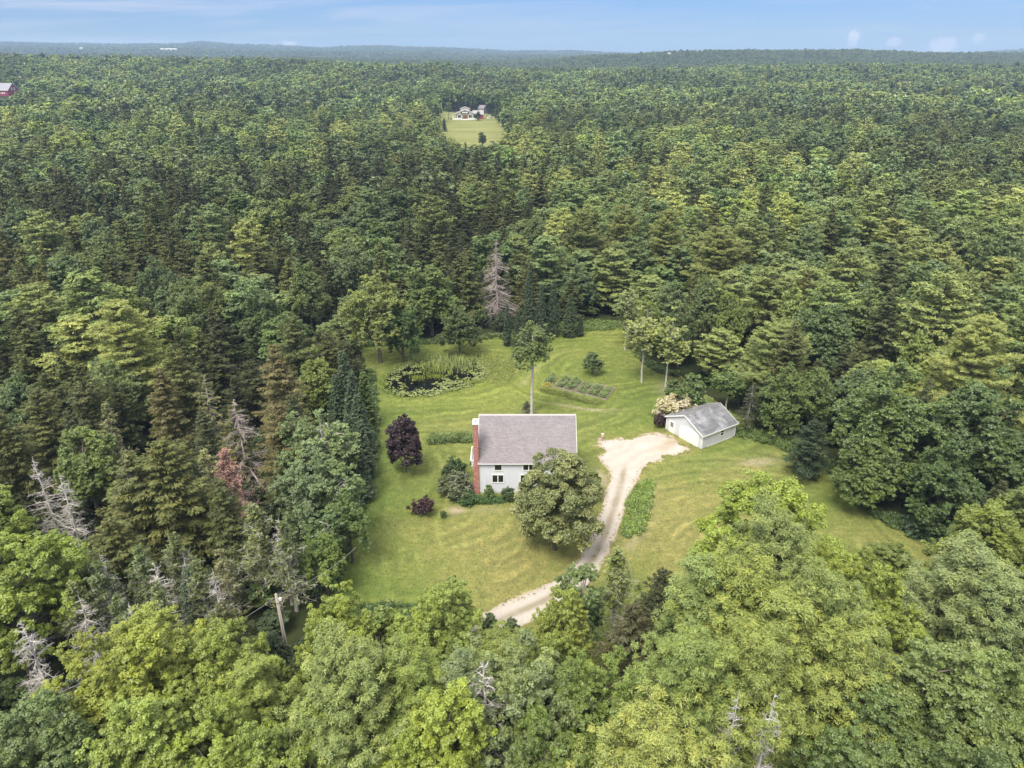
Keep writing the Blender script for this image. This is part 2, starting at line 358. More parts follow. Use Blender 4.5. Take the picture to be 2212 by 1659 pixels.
def conifer(name, seed, H, R, gap=.55, nb=7, cpl=15, base=.12, card=(.30, .10), leafmat=None, barkmat=None, droop=.30, rise=.25, wid=.30, power=1.0, sparse=0., ragged=.2, bare=0.):
    r = np.random.default_rng(seed); zs = []; z = H * base
    while z < H - .25: zs.append(z); z += gap * r.uniform(.7, 1.3) * (1 - .4 * (z / H))
    Z = []; AZ = []; LL = []
    lob = r.uniform(0, 6.28, 3)
    for z in zs:
        n = max(4, int(nb * r.uniform(.8, 1.2))); a0 = r.uniform(0, 6.28); f = (z - H * base) / (H * (1 - base)); env = R * (1 - f ** power) ** .85 + .18
        low = smooth(0, .12, f) * .35 + .65
        for i in range(n):
            az = a0 + 6.283 * i / n + r.normal(0, .2)
            if r.random() < sparse: continue
            Z.append(z + r.normal(0, gap * .2)); AZ.append(az); LL.append(env * low * r.uniform(1 - ragged * 1.6, 1 + ragged) * (1 + .13 * math.sin(az * 2 + lob[0]) + .1 * math.sin(z * .9 + lob[1] + az)))
    Z = np.array(Z); AZ = np.array(AZ); LL = np.maximum(np.array(LL), .2); f = Z / H
    dirs = np.column_stack([np.cos(AZ), np.sin(AZ)]); rs = rise * (.3 + f * 1.4); dr = droop * (1.3 - f)
    cnt = np.maximum(4, (cpl * LL * (1 if wid < .5 else 1.3)).astype(int)); bi = np.repeat(np.arange(len(Z)), cnt); n = len(bi)
    t = r.random(n) ** .62; t = bare + (1 - bare) * t; Lb = LL[bi]
    s = r.uniform(-1, 1, n); lat = s * wid * Lb * np.sin(np.pi * np.clip(.18 + t * .78, 0, 1)) ** .8
    side = np.column_stack([-dirs[bi, 1], dirs[bi, 0]])
    xy = dirs[bi] * (Lb * t)[:, None] + side * lat[:, None]
    zz = Z[bi] + rs[bi] * Lb * t - dr[bi] * Lb * t * t + .10 * Lb * t ** 4 - np.abs(s) * .10 * Lb * t * .6 + r.normal(0, .05, n) - r.random(n) ** 2 * .18
    P = np.column_stack([xy, zz])
    U = np.column_stack([dirs[bi] + side * (np.sign(s) * (.25 + .7 * np.abs(s)))[:, None], (rs[bi] - 2 * dr[bi] * t) * .8 + r.normal(0, .2, n)]) + r.normal(0, .18, (n, 3))
    Nn = np.column_stack([dirs[bi] * .25 + r.normal(0, .33, (n, 2)), np.ones(n)])
    sz = r.uniform(.7, 1.3, n) * (.75 + .25 * np.clip(Lb, 0, 1))
    V, F = cards(P, Nn, U, card[0] * sz, card[1] * sz)
    bt = r.random(len(Z)); t1 = np.clip(.5 + (bt[bi] - .5) * .3 + r.normal(0, .14, n), 0, 1); t2 = np.clip((t ** 2) * .45 * r.random(n) + r.random(len(Z))[bi] ** 3 * .6, 0, 1)
    tint = np.column_stack([t1, t2, np.zeros(n)])
    wd = Wood(); tp, tr = trunk_path(H * .98, .011 * H + .05, r, .006); wd.path(tp, tr, 6)
    b0 = np.column_stack([np.zeros((len(Z), 2)), Z]); mid = np.column_stack([dirs * (LL * .5)[:, None], Z + rs * LL * .5 - dr * LL * .25]); e = np.column_stack([dirs * (LL * .9)[:, None], Z + rs * LL * .9 - dr * LL * .81])
    wd.seg(b0, mid, .02 + .008 * LL, .015, 3); wd.seg(mid, e, .015, .006, 3)
    cm = mesh_np(name + '_crown', V, [F], leafmat, {'tint': np.repeat(tint, 4, 0)})
    return cm, wd.mesh(name + '_trunk', barkmat), H, R

def pine(name, seed, H, R, gap=1.1, nb=6, tuft=.42, per=16, tn=4.2, base=.2, leafmat=None, barkmat=None, card=(.24, .05), puff=0.):
    r = np.random.default_rng(seed); TP = []; wd = Wood(); tp, tr = trunk_path(H * .97, .014 * H + .06, r, .012); wd.path(tp, tr, 7); z = H * base; TD = []; TS = []
    while z < H - .4:
        f = (z - H * base) / (H * (1 - base)); env = R * (math.sin(math.pi * min(1, .22 + f * .70)) ** .7) * (1.05 - .5 * f ** 3)
        n = int(nb * r.uniform(.7, 1.3)); a0 = r.uniform(0, 6.28)
        for i in range(n):
            az = a0 + 6.283 * i / n + r.normal(0, .25); Lb = env * r.uniform(.55 - .15 * puff, 1.18); ri = r.uniform(.02, .25 + .45 * puff) + .35 * f ** 2; d = np.array([math.cos(az), math.sin(az), 0]); sd_ = np.array([-d[1], d[0], 0])
            x0 = np.interp(z, tp[:, 2], tp[:, 0]); y0 = np.interp(z, tp[:, 2], tp[:, 1]); o = np.array([x0, y0, z]); up = np.array([0, 0, 1.])
            pt = lambda t: o + d * Lb * t + up * (ri * Lb * t * t * 1.1 - .04 * Lb * t)
            wd.path([pt(0), pt(.5), pt(1)], [.03 + .012 * Lb, .02 + .006 * Lb, .012], 4)
            m = max(4, int(tn * Lb)); t = r.uniform(.32, 1.03, m); s = r.uniform(-1, 1, m) * .36 * Lb * np.sin(np.pi * np.clip(.15 + t * .7, 0, 1))
            for a, b in zip(t, s):
                TP.append(pt(a) + sd_ * b + up * (r.normal(0, .10 + .2 * puff) + .05)); TD.append(d * .5 + up * .6 + sd_ * np.sign(b) * .4); TS.append(r.uniform(.7, 1.25))
        z += gap * r.uniform(.6, 1.4) * (1 - .35 * f)
    TP = np.array(TP); TD = unit(np.array(TD)); TS = np.array(TS); bt = r.random(len(TP)); n = len(TP) * per; ti = np.repeat(np.arange(len(TP)), per)
    nd = unit(r.normal(size=(n, 3)) + TD[ti] * .9); P = TP[ti] + nd * (tuft * TS[ti] * r.uniform(.35, 1.0, n))[:, None] * [1, 1, .55 + .35 * puff]
    U = nd + r.normal(0, .25, (n, 3)); Nn = nd * .5 + r.normal(size=(n, 3)) * .35 + [0, 0, .75]; U = U + r.normal(0, .5, (n, 3))
    sz = r.uniform(.75, 1.3, n); V, F = cards(P, Nn, U, card[0] * sz, card[1] * sz)
    t1 = np.clip(.5 + (bt[ti] - .5) * .35 + r.normal(0, .14, n), 0, 1); t2 = np.clip(bt[ti] ** 3 * .6 + r.random(n) * .2, 0, 1)
    cm = mesh_np(name + '_crown', V, [F], leafmat, {'tint': np.repeat(np.column_stack([t1, t2, t1 * 0]), 4, 0)})
    return cm, wd.mesh(name + '_trunk', barkmat), H, R

def dead(name, seed, H, R, nb=70, tw=9, leafn=0, base=.12, mat=None, leafmat=None, conical=True, up=-.1, leafsize=.13, sub=3):
    """bare tree; LEAFN sparse leaf tufts per twig"""
    r = np.random.default_rng(seed); wd = Wood(); tp, tr = trunk_path(H, .010 * H + .07, r, .02, 9); wd.path(tp, tr, 6)
    Z = H * (base + (1 - base) * r.random(nb) ** .85); AZ = r.uniform(0, 6.28, nb); f = (Z / H - base) / (1 - base)
    env = R * ((1 - f) ** .8 if conical else np.sin(np.pi * np.clip(.2 + .75 * f, 0, 1)) ** .8) + .15
    LL = env * r.uniform(.45, 1.15, nb); d = np.column_stack([np.cos(AZ), np.sin(AZ), np.zeros(nb)])
    o = np.column_stack([np.interp(Z, tp[:, 2], tp[:, 0]), np.interp(Z, tp[:, 2], tp[:, 1]), Z]); upv = np.array([0, 0, 1.])
    k = r.normal(up, .22, nb)[:, None]; p1 = o + d * (LL * .45)[:, None] + upv * (LL[:, None] * .45 * (k + .12)); p2 = o + d * LL[:, None] + upv * LL[:, None] * (k * .9) + r.normal(0, .06, (nb, 3)) * LL[:, None]
    wd.seg(o, p1, .03 + .014 * LL, .024 + .008 * LL, 4); wd.seg(p1, p2, .024 + .008 * LL, .012, 3)
    bi = np.repeat(np.arange(nb), tw); t = r.uniform(.15, 1, len(bi))[:, None]; s0 = np.where(t < .45, o[bi] + (p1[bi] - o[bi]) * t / .45, p1[bi] + (p2[bi] - p1[bi]) * (t - .45) / .55)
    td = unit(d[bi] * .6 + r.normal(size=(len(bi), 3)) * [.75, .75, .45] + upv * (.05 + up * .5)); tl = (LL[bi] * r.uniform(.14, .42, len(bi)))[:, None]; e = s0 + td * tl
    wd.seg(s0, e, .014, .007, 3)
    if sub:
        ci = np.repeat(np.arange(len(bi)), sub); q = s0[ci] + (e - s0)[ci] * r.uniform(.3, 1, (len(ci), 1)); e2 = q + unit(td[ci] + r.normal(0, .8, (len(ci), 3))) * tl[ci] * .5; wd.seg(q, e2, .009, .005, 3)
    cm = None
    if leafn:
        n = len(bi) * leafn; ti = np.repeat(np.arange(len(bi)), leafn); P = s0[ti] + (e - s0)[ti] * r.uniform(.1, 1.2, (n, 1)) + r.normal(0, .14, (n, 3)); sz = leafsize * r.uniform(.7, 1.3, n)
        V, F = cards(P, r.normal(size=(n, 3)) * .5 + [0, 0, 1], r.normal(size=(n, 3)) + td[ti], sz * 1.3, sz * .5)
        cm = mesh_np(name + '_crown', V, [F], leafmat, {'tint': np.repeat(np.column_stack([r.random(n), r.random(n) * .6, np.zeros(n)]), 4, 0)})
    return cm, wd.mesh(name + '_trunk', mat), H, R

LIB = {}
def lib(key, *variants): LIB[key] = list(variants)
# near (A) and middle (B) detail, individual trees
lib('mapleA', *[broadleaf('mapleA%d' % i, 20 + i, 15, 4.6, 115, 13, 44, .105, (.16, .2, .12, .18)[i], LEAF, BARK, ('round', 'cone', 'dome', 'round')[i], .04, 1., .7) for i in range(4)])
lib('mapleN', *[broadleaf('mapleN%d' % i, 30 + i, 15, 4.6, 125, 14, 66, .078, (.1, .14, .08)[i], LEAF, BARK, ('round', 'cone', 'round')[i], .06, 1., 1.) for i in range(3)])
lib('mapleB', *[broadleaf('mapleB%d' % i, 40 + i, 15, 4.4, 80, 10, 20, .20, .2, LEAF, BARK, ('round', 'cone', 'dome', 'round')[i], 0., 1., .5) for i in range(4)])
lib('spruceA', *[conifer('spruceA%d' % i, 60 + i, 17, (3.4, 3.0, 3.8, 3.2)[i], .62, 8, 32, .08, (.19, .062), NEED, BARK, (.22, .34, .16, .28)[i], .34, .27, (1.7, 1.2, 2.0, 1.4)[i], .04, .30) for i in range(4)])
lib('spruceB', *[conifer('spruceB%d' % i, 70 + i, 17, (3.3, 2.8, 3.6, 3.1)[i], .82, 7, 18, .08, (.29, .11), NEED, BARK, (.24, .36, .18, .30)[i], .34, .27, (1.7, 1.2, 2.0, 1.4)[i], .04, .30) for i in range(4)])
lib('pineA', *[pine('pineA%d' % i, 80 + i, 18, (4.6, 4.0, 5.0)[i], .95, 7, .42, 40, 5.8, .12, NEED, BARK, (.135, .034)) for i in range(3)])
lib('pineN', *[pine('pineN%d' % i, 86 + i, 18, (4.6, 4.0, 5.0)[i], .72, 6, .46, 60, 4.6, .10, NEED, BARK, (.125, .034), 1.) for i in range(3)])
lib('pineB', *[pine('pineB%d' % i, 90 + i, 18, (4.4, 3.8, 4.8)[i], 1.15, 6, .5, 15, 4.2, .16, NEED, BARK, (.27, .085)) for i in range(3)])
lib('birch', *[broadleaf('birch%d' % i, 100 + i, 15, 2.9, 84, 9, 28, .12, .12, LEAF, BIRCH, 'round', .16, .45, .8) for i in range(3)])
lib('full', *[broadleaf('full%d' % i, 160 + i, 15, 5.0, 150, 12, 34, .125, -.05, LEAF, BARK, 'bell', .03, 1., .6) for i in range(3)])
LEAFF = leaf_mat('linden_leaf', yel=(2.1, 1.85, 2.1))
lib('linden', broadleaf('linden', 105, 14.8, 5.4, 240, 14, 34, .115, -.12, LEAFF, BARK, 'bell', 0., 1., -.7))
lib('purple', broadleaf('purple', 106, 9.8, 3.4, 170, 12, 28, .10, -.02, LEAF, BARK, 'cone', .0, .7, -.3))
lib('fir', *[conifer('fir%d' % i, 110 + i, 10, 1.55, .32, 9, 30, .03, (.16, .06), NEED, BARK, .12, .30, .25, 1.0, 0, .1) for i in range(2)])
lib('thin', *[conifer('thin%d' % i, 115 + i, 16, 2.8, .8, 6, 14, .2, (.24, .09), NEED, DEADW, .36, .2, .25, 1.0, .18, .3, .25) for i in range(2)])
lib('sparse', *[dead('sparse%d' % i, 120 + i, 12, 2.3, 80, 10, 3, .18, DEADW, LEAF, True, .30, .14) for i in range(3)])
lib('dead', *[dead('dead%d' % i, 130 + i, 13, 2.6, 85, 9, 0, .12, DEADW, None, True, -.02) for i in range(3)])
lib('deadspruce', dead('deadspruce', 140, 20, 4.6, 130, 16, 0, .1, PINKW, None, True, -.42), )
lib('redspruce', dead('redspruce', 141, 13, 3.4, 110, 12, 6, .1, PINKW, NEED, True, -.12, .12))
lib('shrub', *[broadleaf('shrub%d' % i, 150 + i, 2.4, 1.5, 36, 9, 16, .085, .0, LEAF, BARK, 'dome') for i in range(3)])
lib('sapling', *[broadleaf('sapling%d' % i, 155 + i, 5.5, 1.9, 44, 9, 16, .14, .06, LEAF, BARK, 'cone') for i in range(3)])
# forest templates (one mesh each: crown + trunk)
def joined(name, t, mats):
    cm, tm = t[0], t[1]; a = np.empty(len(cm.vertices) * 3, np.float32); cm.vertices.foreach_get('co', a); b = np.empty(len(tm.vertices) * 3, np.float32); tm.vertices.foreach_get('co', b)
    fa = np.empty(len(cm.polygons) * 4, np.int32); cm.loops.foreach_get('vertex_index', fa); fb = np.empty(len(tm.polygons) * 4, np.int32); tm.loops.foreach_get('vertex_index', fb)
    ti = np.empty(len(cm.vertices) * 4, np.float32); cm.attributes['tint'].data.foreach_get('color', ti); ti = np.vstack([ti.reshape(-1, 4)[:, :3], np.full((len(b) // 3, 3), .5)])
    me = mesh_np(name, np.vstack([a.reshape(-1, 3), b.reshape(-1, 3)]), [fa.reshape(-1, 4), fb.reshape(-1, 4) + len(a) // 3], mats, {'tint': ti})
    mi = np.zeros(len(me.polygons), np.int32); mi[len(fa) // 4:] = 1; me.polygons.foreach_set('material_index', mi)
    bpy.data.meshes.remove(cm); bpy.data.meshes.remove(tm)
    return bpy.data.objects.new(name, me), t[2], t[3]
FT = {'m': [joined('forest_maple%d' % i, broadleaf('x', 200 + i, 15, 4.4, 46, 7, 9, .42, .2, LEAFI, BARK, ('round', 'cone', 'dome')[i]), [LEAFI, BARK]) for i in range(3)],
      's': [joined('forest_spruce%d' % i, conifer('x', 210 + i, 17, 3.1, 1.1, 6, 10, .08, (.46, .20), NEEDI, BARK, (.22, .34, .2)[i], .34, .28, (1.8, 1.2, 1.5)[i], .04, .3), [NEEDI, BARK]) for i in range(3)],
      'p': [joined('forest_pine%d' % i, pine('x', 220 + i, 18, 4.2, 1.5, 5, .6, 8, 2.6, .2, NEEDI, BARK, (.42, .16)), [NEEDI, BARK]) for i in range(3)],
      'M': [joined('forest_far_maple%d' % i, broadleaf('x', 230 + i, 15, 4.8, 22, 5, 4, .95, .25, LEAFI, BARK, ('round', 'dome')[i]), [LEAFI, BARK]) for i in range(2)],
      'S': [joined('forest_far_spruce%d' % i, conifer('x', 240 + i, 17, 3.4, 2.0, 5, 3.0, .1, (.95, .5), NEEDI, BARK, .38, .22, .28, 2.0), [NEEDI, BARK]) for i in range(2)]}
# ------------------------------------------------------------------ terrain
PXC = np.array([-600, 0, 300, 600, 900, 1106, 1350, 1450, 1600, 1800, 2000, 2212, 2800], float)
DD = np.array([0, 430, 650, 900, 1300, 1700, 2000, 2500, 3200, 4300, 7000, 9000, 14000], float)
def zt(y, Y, tree=15): return CAM_H - (y - 118) * Y / 1863. - tree
TAB = np.array([
    # 0 430 650 900 1300 1700 2000 2500 3200 4300 7000 9000 14000
    [0, 0, 5, 14, 38, 8, 4, zt(119, 2500), 25, zt(104, 4300), zt(97, 7000), 70, 0],
    [0, 0, 5, 15, zt(122, 1300), 8, 4, zt(118, 2500), 25, zt(104, 4300), zt(96, 7000), 70, 0],
    [0, 0, 4, 12, zt(128, 1300), 6, 4, zt(119, 2500), 25, zt(106, 4300), zt(100, 7000), 70, 0],
    [0, 0, 2, 9, zt(131, 1300), 4, 2, zt(124, 2500), 20, zt(111, 4300), zt(102, 7000), 70, 0],
    [0, 0, 0, 5, zt(141, 1300), 2, 2, zt(130, 2500), 15, zt(116, 4300), zt(106, 7000), 60, 0],
    [0, 0, 0, 1, zt(154, 1300), 2, 0, zt(134, 2500), 18, zt(121, 4300), zt(113, 7000), 40, 0],
    [0, 0, 0, 2, zt(152, 1300), 4, 14, zt(116, 2500), 35, 20, zt(116, 7000), 30, 0],
    [0, 0, 0, 4, zt(150, 1300), 6, 22, zt(109, 2500), 40, 20, 20, 20, 0],
    [0, 0, 0, 5, zt(147, 1300), 6, 26, zt(107, 2500), 45, 20, 20, 20, 0],
    [0, 0, 2, 6, zt(143, 1300), 6, 26, zt(108, 2500), 45, 20, 20, 20, 0],
    [0, 0, 2, 7, zt(142, 1300), 6, 22, zt(114, 2500), 40, 20, 30, 20, 0],
    [0, 0, 2, 8, zt(143, 1300), 6, 20, zt(115, 2500), 40, 20, zt(109, 7000), 20, 0],
    [0, 0, 2, 8, zt(143, 1300), 6, 20, zt(115, 2500), 40, 20, zt(107, 7000), 20, 0]])
SIL_X = np.array([-600, 0, 150, 300, 400, 440, 500, 560, 700, 760, 820, 870, 930, 1000, 1060, 1106, 1250, 1330, 1500], float)
SIL_Y = np.array([95, 92, 96, 98, 97, 93, 97, 101, 105, 102, 101, 104, 105, 108, 111, 113, 113, 116, 121], float)
def ground_z(x, y):
    x = np.asarray(x, float); y = np.asarray(y, float); Y = np.maximum(y, 1.0)
    px = np.clip(PCX + PF * x / (Y * cp + CAM_H * sp_), -600, 2800)
    j = np.clip(np.searchsorted(PXC, px) - 1, 0, len(PXC) - 2); fx = smooth(0, 1, (px - PXC[j]) / (PXC[j + 1] - PXC[j]))
    k = np.clip(np.searchsorted(DD, Y) - 1, 0, len(DD) - 2); fy = smooth(0, 1, np.clip((Y - DD[k]) / (DD[k + 1] - DD[k]), 0, 1))
    z = (TAB[j, k] * (1 - fx) + TAB[j + 1, k] * fx) * (1 - fy) + (TAB[j, k + 1] * (1 - fx) + TAB[j + 1, k + 1] * fx) * fy
    sil = zt(np.interp(px, SIL_X, SIL_Y), 7000., 8)
    z = np.where(Y > 4300, z + (sil - (TAB[j, 10] * (1 - fx) + TAB[j + 1, 10] * fx)) * smooth(4300, 7000, Y) * (1 - smooth(7000, 9500, Y)) * (px < 1500), z)
    far = smooth(450, 1500, Y)
    z = z + far * (fbm(x / 260, y / 330, 5, 4) - .5) * np.clip(Y / 120, 4, 40) * .62
    z = z * (y > 0)
    return z
def fld(px, py):
    """pixel of the far clearing -> world"""
    return G(px, py)
na = 480
ang = np.concatenate([np.linspace(-42, 42, na), np.linspace(46, 314, 60)]); ang = np.radians(ang)
dist = np.unique(np.concatenate([np.linspace(0, 400, 22), np.linspace(400, 2600, 130), np.geomspace(2600, 14000, 90)]))[1:]
A, D = np.meshgrid(ang, dist); X = np.sin(A) * D; Y = np.cos(A) * D; Z = ground_z(X, Y)
V = np.vstack([[[0, 0, 0]], np.column_stack([X.ravel(), Y.ravel(), Z.ravel()])]); n = len(ang); rows_ = len(dist)
i = np.arange(n); i2 = (i + 1) % n; tri = np.column_stack([np.zeros(n, int), 1 + i2, 1 + i])
Q = np.concatenate([np.column_stack([1 + k * n + i, 1 + k * n + i2, 1 + (k + 1) * n + i2, 1 + (k + 1) * n + i]) for k in range(rows_ - 1)])
m = NM('forest_floor'); v = m.obj(); z1 = m.noise(.25, 6, .6, v); z2 = m.noise(2.2, 5, .65, v)
c = m.mix(m.rng(z1, .35, .65), (.022, .030, .011), (.040, .052, .018)); c = m.mix(m.rng(z2, .5, .75), c, (.048, .042, .024))
FLOOR = m.pr(c, .95, .1, m.bump(z2, .6, .2))
g = put('ground', mesh_np('ground', V, [tri, Q[:, ::-1]], FLOOR, smooth_=True)); tag(g, kind='structure')
g.data.update()

# ------------------------------------------------------------------ the clearing, traced on the ground
def GP(pts, z=0.): return [G(a, b, z) for a, b in pts]
LAWN_PX = [(775, 738), (830, 735), (900, 732), (960, 730), (1040, 726), (1110, 718), (1190, 708), (1260, 697), (1345, 692), (1362, 745), (1402, 785), (1450, 800), (1490, 825), (1520, 850),
           (1570, 880), (1620, 905), (1665, 925), (1720, 945), (1780, 985), (1815, 1035), (1845, 1075), (1910, 1118), (1975, 1142), (2040, 1175), (2035, 1230), (2000, 1330), (1760, 1430), (1400, 1470), (1100, 1470), (880, 1440), (760, 1380),
           (690, 1320), (698, 1275), (722, 1215), (742, 1160), (766, 1100), (796, 1040), (802, 960), (796, 900), (794, 850), (786, 800)]
LAWN = GP(LAWN_PX)
DRIVE_PX = [(1288, 952), (1306, 946), (1340, 948), (1372, 944), (1400, 938), (1432, 936), (1470, 956), (1497, 972), (1476, 980), (1440, 988), (1408, 1001), (1390, 1014), (1375, 1040), (1362, 1070), (1349, 1110), (1334, 1150), (1318, 1190),
            (1298, 1225), (1280, 1255), (1240, 1290), (1190, 1322), (1130, 1352), (1060, 1385), (980, 1420), (900, 1460), (840, 1420), (930, 1385), (1010, 1343), (1080, 1303), (1150, 1276), (1205, 1248), (1252, 1205), (1277, 1160), (1294, 1110), (1306, 1065),
            (1318, 1030), (1308, 1008), (1290, 992), (1302, 975)]
DRIVE = GP(DRIVE_PX)
DRIVE_MID = GP([(1400, 965), (1350, 1005), (1338, 1060), (1322, 1110), (1306, 1155), (1286, 1200), (1266, 1232), (1222, 1270), (1170, 1300), (1105, 1328), (1035, 1364), (900, 1430)])
POND_PX = [(826, 836), (832, 818), (852, 800), (880, 786), (915, 777), (950, 770), (1000, 764), (1040, 770), (1062, 784), (1066, 800), (1050, 815), (1020, 830), (985, 842), (950, 852), (905, 858), (862, 856), (836, 848)]
POND = GP(POND_PX)
BED_MID = GP([(1398, 1045), (1386, 1080), (1374, 1115), (1362, 1150)])
x0 = min(p[0] for p in LAWN) - 2; x1 = max(p[0] for p in LAWN) + 2; y0 = min(p[1] for p in LAWN) - 2; y1 = max(p[1] for p in LAWN) + 2
def sheet(name, cell, bx, inside, z, mat, attrf, kind='structure'):
    xs = np.arange(bx[0], bx[1], cell); ys = np.arange(bx[2], bx[3], cell); XX, YY = np.meshgrid(xs, ys); cx_, cy_ = XX[:-1, :-1] + cell / 2, YY[:-1, :-1] + cell / 2
    keep = inside(cx_, cy_); idx = np.arange(XX.size).reshape(XX.shape)
    q = np.stack([idx[:-1, :-1], idx[:-1, 1:], idx[1:, 1:], idx[1:, :-1]], -1)[keep]; used, inv = np.unique(q.ravel(), return_inverse=True)
    px_, py_ = XX.ravel()[used], YY.ravel()[used]; zz = z(px_, py_) if callable(z) else np.full(len(px_), z)
    o = put(name, mesh_np(name, np.column_stack([px_, py_, zz]), [inv.reshape(-1, 4)], mat, attrf(px_, py_))); tag(o, kind=kind); return o
def g2(x, y, px, py, rx, ry, a=0):
    gx, gy = G(px, py); dx, dy = x - gx, y - gy; ca, sa = math.cos(a), math.sin(a); return np.exp(-((dx * ca + dy * sa) / rx) ** 2 - ((-dx * sa + dy * ca) / ry) ** 2)
def lawn_attr(x, y):
    n1 = fbm(x / 6, y / 6, 1, 5); n2 = fbm(x / 1.6, y / 1.6, 2, 4); n3 = fbm(x / .7, y / .7, 3, 3)
    wob = (fbm(x / 11, y / 11, 4, 3) - .5) * 5.5 + (fbm(x / 2.5, y / 2.5, 6, 2) - .5) * .5
    # mowing passes: region-wise pass coordinate (metres across the passes)
    left = x * .985 + y * .12; gx, gy = G(1310, 800); arc1 = np.hypot((x - gx) * .8, (y - gy)); gx2, gy2 = G(1690, 1190); arc2 = np.hypot(x - gx2 + 6, (y - gy2) * 1.1); px_, py_ = G(940, 812); arc3 = np.hypot((x - px_) * .62, y - py_)
    drv = dist_line(x, y, DRIVE_MID)
    wl = smooth(-6, -12, x) * smooth(104, 96, y); wr = smooth(18, 22, x) * smooth(100, 94, y); wfr = (1 - wl) * smooth(84, 76, y) * smooth(20, 14, x); wp = smooth(112, 117, y) * smooth(2, -3, x); wg = smooth(112, 118, y) * (1 - smooth(2, -3, x))
    P_ = 1.75
    f = lambda u: np.sin((u + wob) * 2 * np.pi / P_) * .6 + np.sin((u + wob) * 2 * np.pi / (P_ * 2.07) + 1) * .5
    rest = np.clip(1 - wl - wr - wfr - wp - wg, 0, 1)
    st = wl * f(left) + wr * f(arc2) + wfr * f(drv * 1.0) + wp * f(arc3) + wg * f(arc1) + rest * f(arc3 * .9)
    st = st * smooth(.35, .62, fbm(x / 4.5, y / 4.5, 61, 4)) * .85
    # dry, worn turf
    dry = .10 + .7 * g2(x, y, 1040, 1170, 10, 9) + .55 * g2(x, y, 1120, 1230, 9, 6, .4) + .75 * g2(x, y, 1500, 1120, 9, 13, -.3) + .5 * g2(x, y, 1640, 1010, 8, 5) + .55 * g2(x, y, 1950, 1185, 10, 6) + .35 * g2(x, y, 1060, 925, 18, 5) + .3 * g2(x, y, 960, 1000, 6, 6) + .4 * g2(x, y, 1420, 1150, 4, 9)
    dry += .6 * np.exp(-np.maximum(sdf(x, y, DRIVE), 0) / 1.0) + .65 * g2(x, y, 1470, 945, 4, 2.2, .9) + .4 * g2(x, y, 1460, 825, 5, 3)
    dry = np.clip(dry * (.45 + 1.1 * n2) + (n1 - .5) * .6, 0, 1)
    bare = .8 * g2(x, y, 985, 1103, 1.1, .9) + .6 * g2(x, y, 1640, 998, 2.6, 1.0, .2) + .5 * g2(x, y, 1245, 880, 5, .45, -.35) + .35 * g2(x, y, 1300, 885, 4, .35) + .2 * g2(x, y, 1050, 1100, 2.5, 1) + .6 * g2(x, y, 1375, 752, 2.2, 1.2) + .75 * g2(x, y, 1462, 842, 2.6, 3) + .7 * g2(x, y, 1292, 1035, 2.0, 2.4)
    bare += .35 * np.exp(-np.abs(dist_line(x, y, GP([(1408, 1045), (1400, 1090), (1385, 1140), (1360, 1180)])) - .2) / .6) + .32 * np.exp(-np.abs(dist_line(x, y, GP([(1160, 790), (1150, 805), (1130, 830)])) - .0) / .5)
    bare += .35 * smooth(.5, 1.5, -sdf(x, y, LAWN) * -1 + 1.2)
    bare = np.clip(bare * (.35 + 1.3 * n3), 0, 1)
    yel = .9 * g2(x, y, 1075, 805, 6, 10) + .5 * g2(x, y, 930, 862, 17, 5) + .6 * g2(x, y, 1200, 840, 7, 9) + .5 * g2(x, y, 1300, 720, 12, 12) + .5 * g2(x, y, 1380, 930, 7, 2) + .25
    grn = .8 * g2(x, y, 745, 1250, 4, 18, -.1) + .8 * g2(x, y, 820, 1000, 5, 20) + .7 * g2(x, y, 1560, 985, 11, 4) + .6 * g2(x, y, 1270, 930, 6, 6) + .4 * g2(x, y, 1000, 1270, 11, 3) + .5 * g2(x, y, 1400, 870, 10, 6)
    return {'stripe': np.clip(.5 + st * .42 + (n3 - .5) * .3, 0, 1), 'dry': dry, 'bare': bare, 'yel': np.clip(yel * (.5 + n1), 0, 1), 'grn': np.clip(grn * (.5 + n1), 0, 1)}
m = NM('mown_grass'); a = lambda k: m.attr(k).outputs['Fac']; v = m.obj()
fine = m.noise(3.5, 6, .7, v); fine2 = m.noise(.9, 5, .6, v); mid = m.noise(.28, 4, .6, v)
c = m.mix(m.rng(mid, .3, .7), (.084, .122, .030), (.124, .155, .041))
c = m.mix(m.math('MULTIPLY', a('yel'), .8), c, (.165, .195, .044)); c = m.mix(m.math('MULTIPLY', a('grn'), .85), c, (.078, .130, .029))
c = m.mix(m.math('MULTIPLY', a('dry'), .95), c, (.188, .182, .066))
c = m.mix(m.rng(a('stripe'), .3, .8, 0, .9), c, m.mix(1.0, c, (1.55, 1.5, 1.5), 'MULTIPLY'))
c = m.mix(m.rng(fine, .40, .66, 0, .75), c, m.mix(1.0, c, (.48, .52, .45), 'MULTIPLY')); c = m.mix(m.rng(fine2, .46, .68, 0, .65), c, m.mix(1.0, c, (1.6, 1.42, 1.5), 'MULTIPLY'))
c = m.mix(a('bare'), c, m.mix(fine, (.26, .19, .12), (.48, .41, .33)))
LAWNM = m.pr(c, .95, .08, m.bump(fine, .5, .06))
edge = lambda x, y: sdf(x, y, LAWN) + (fbm(x / 2.2, y / 2.2, 9, 4) - .5) * 3.2
sheet('lawn', .36, (x0, x1, y0, y1), lambda x, y: (edge(x, y) < 0) & (sdf(x, y, POND) > -3), .004, LAWNM, lawn_attr)

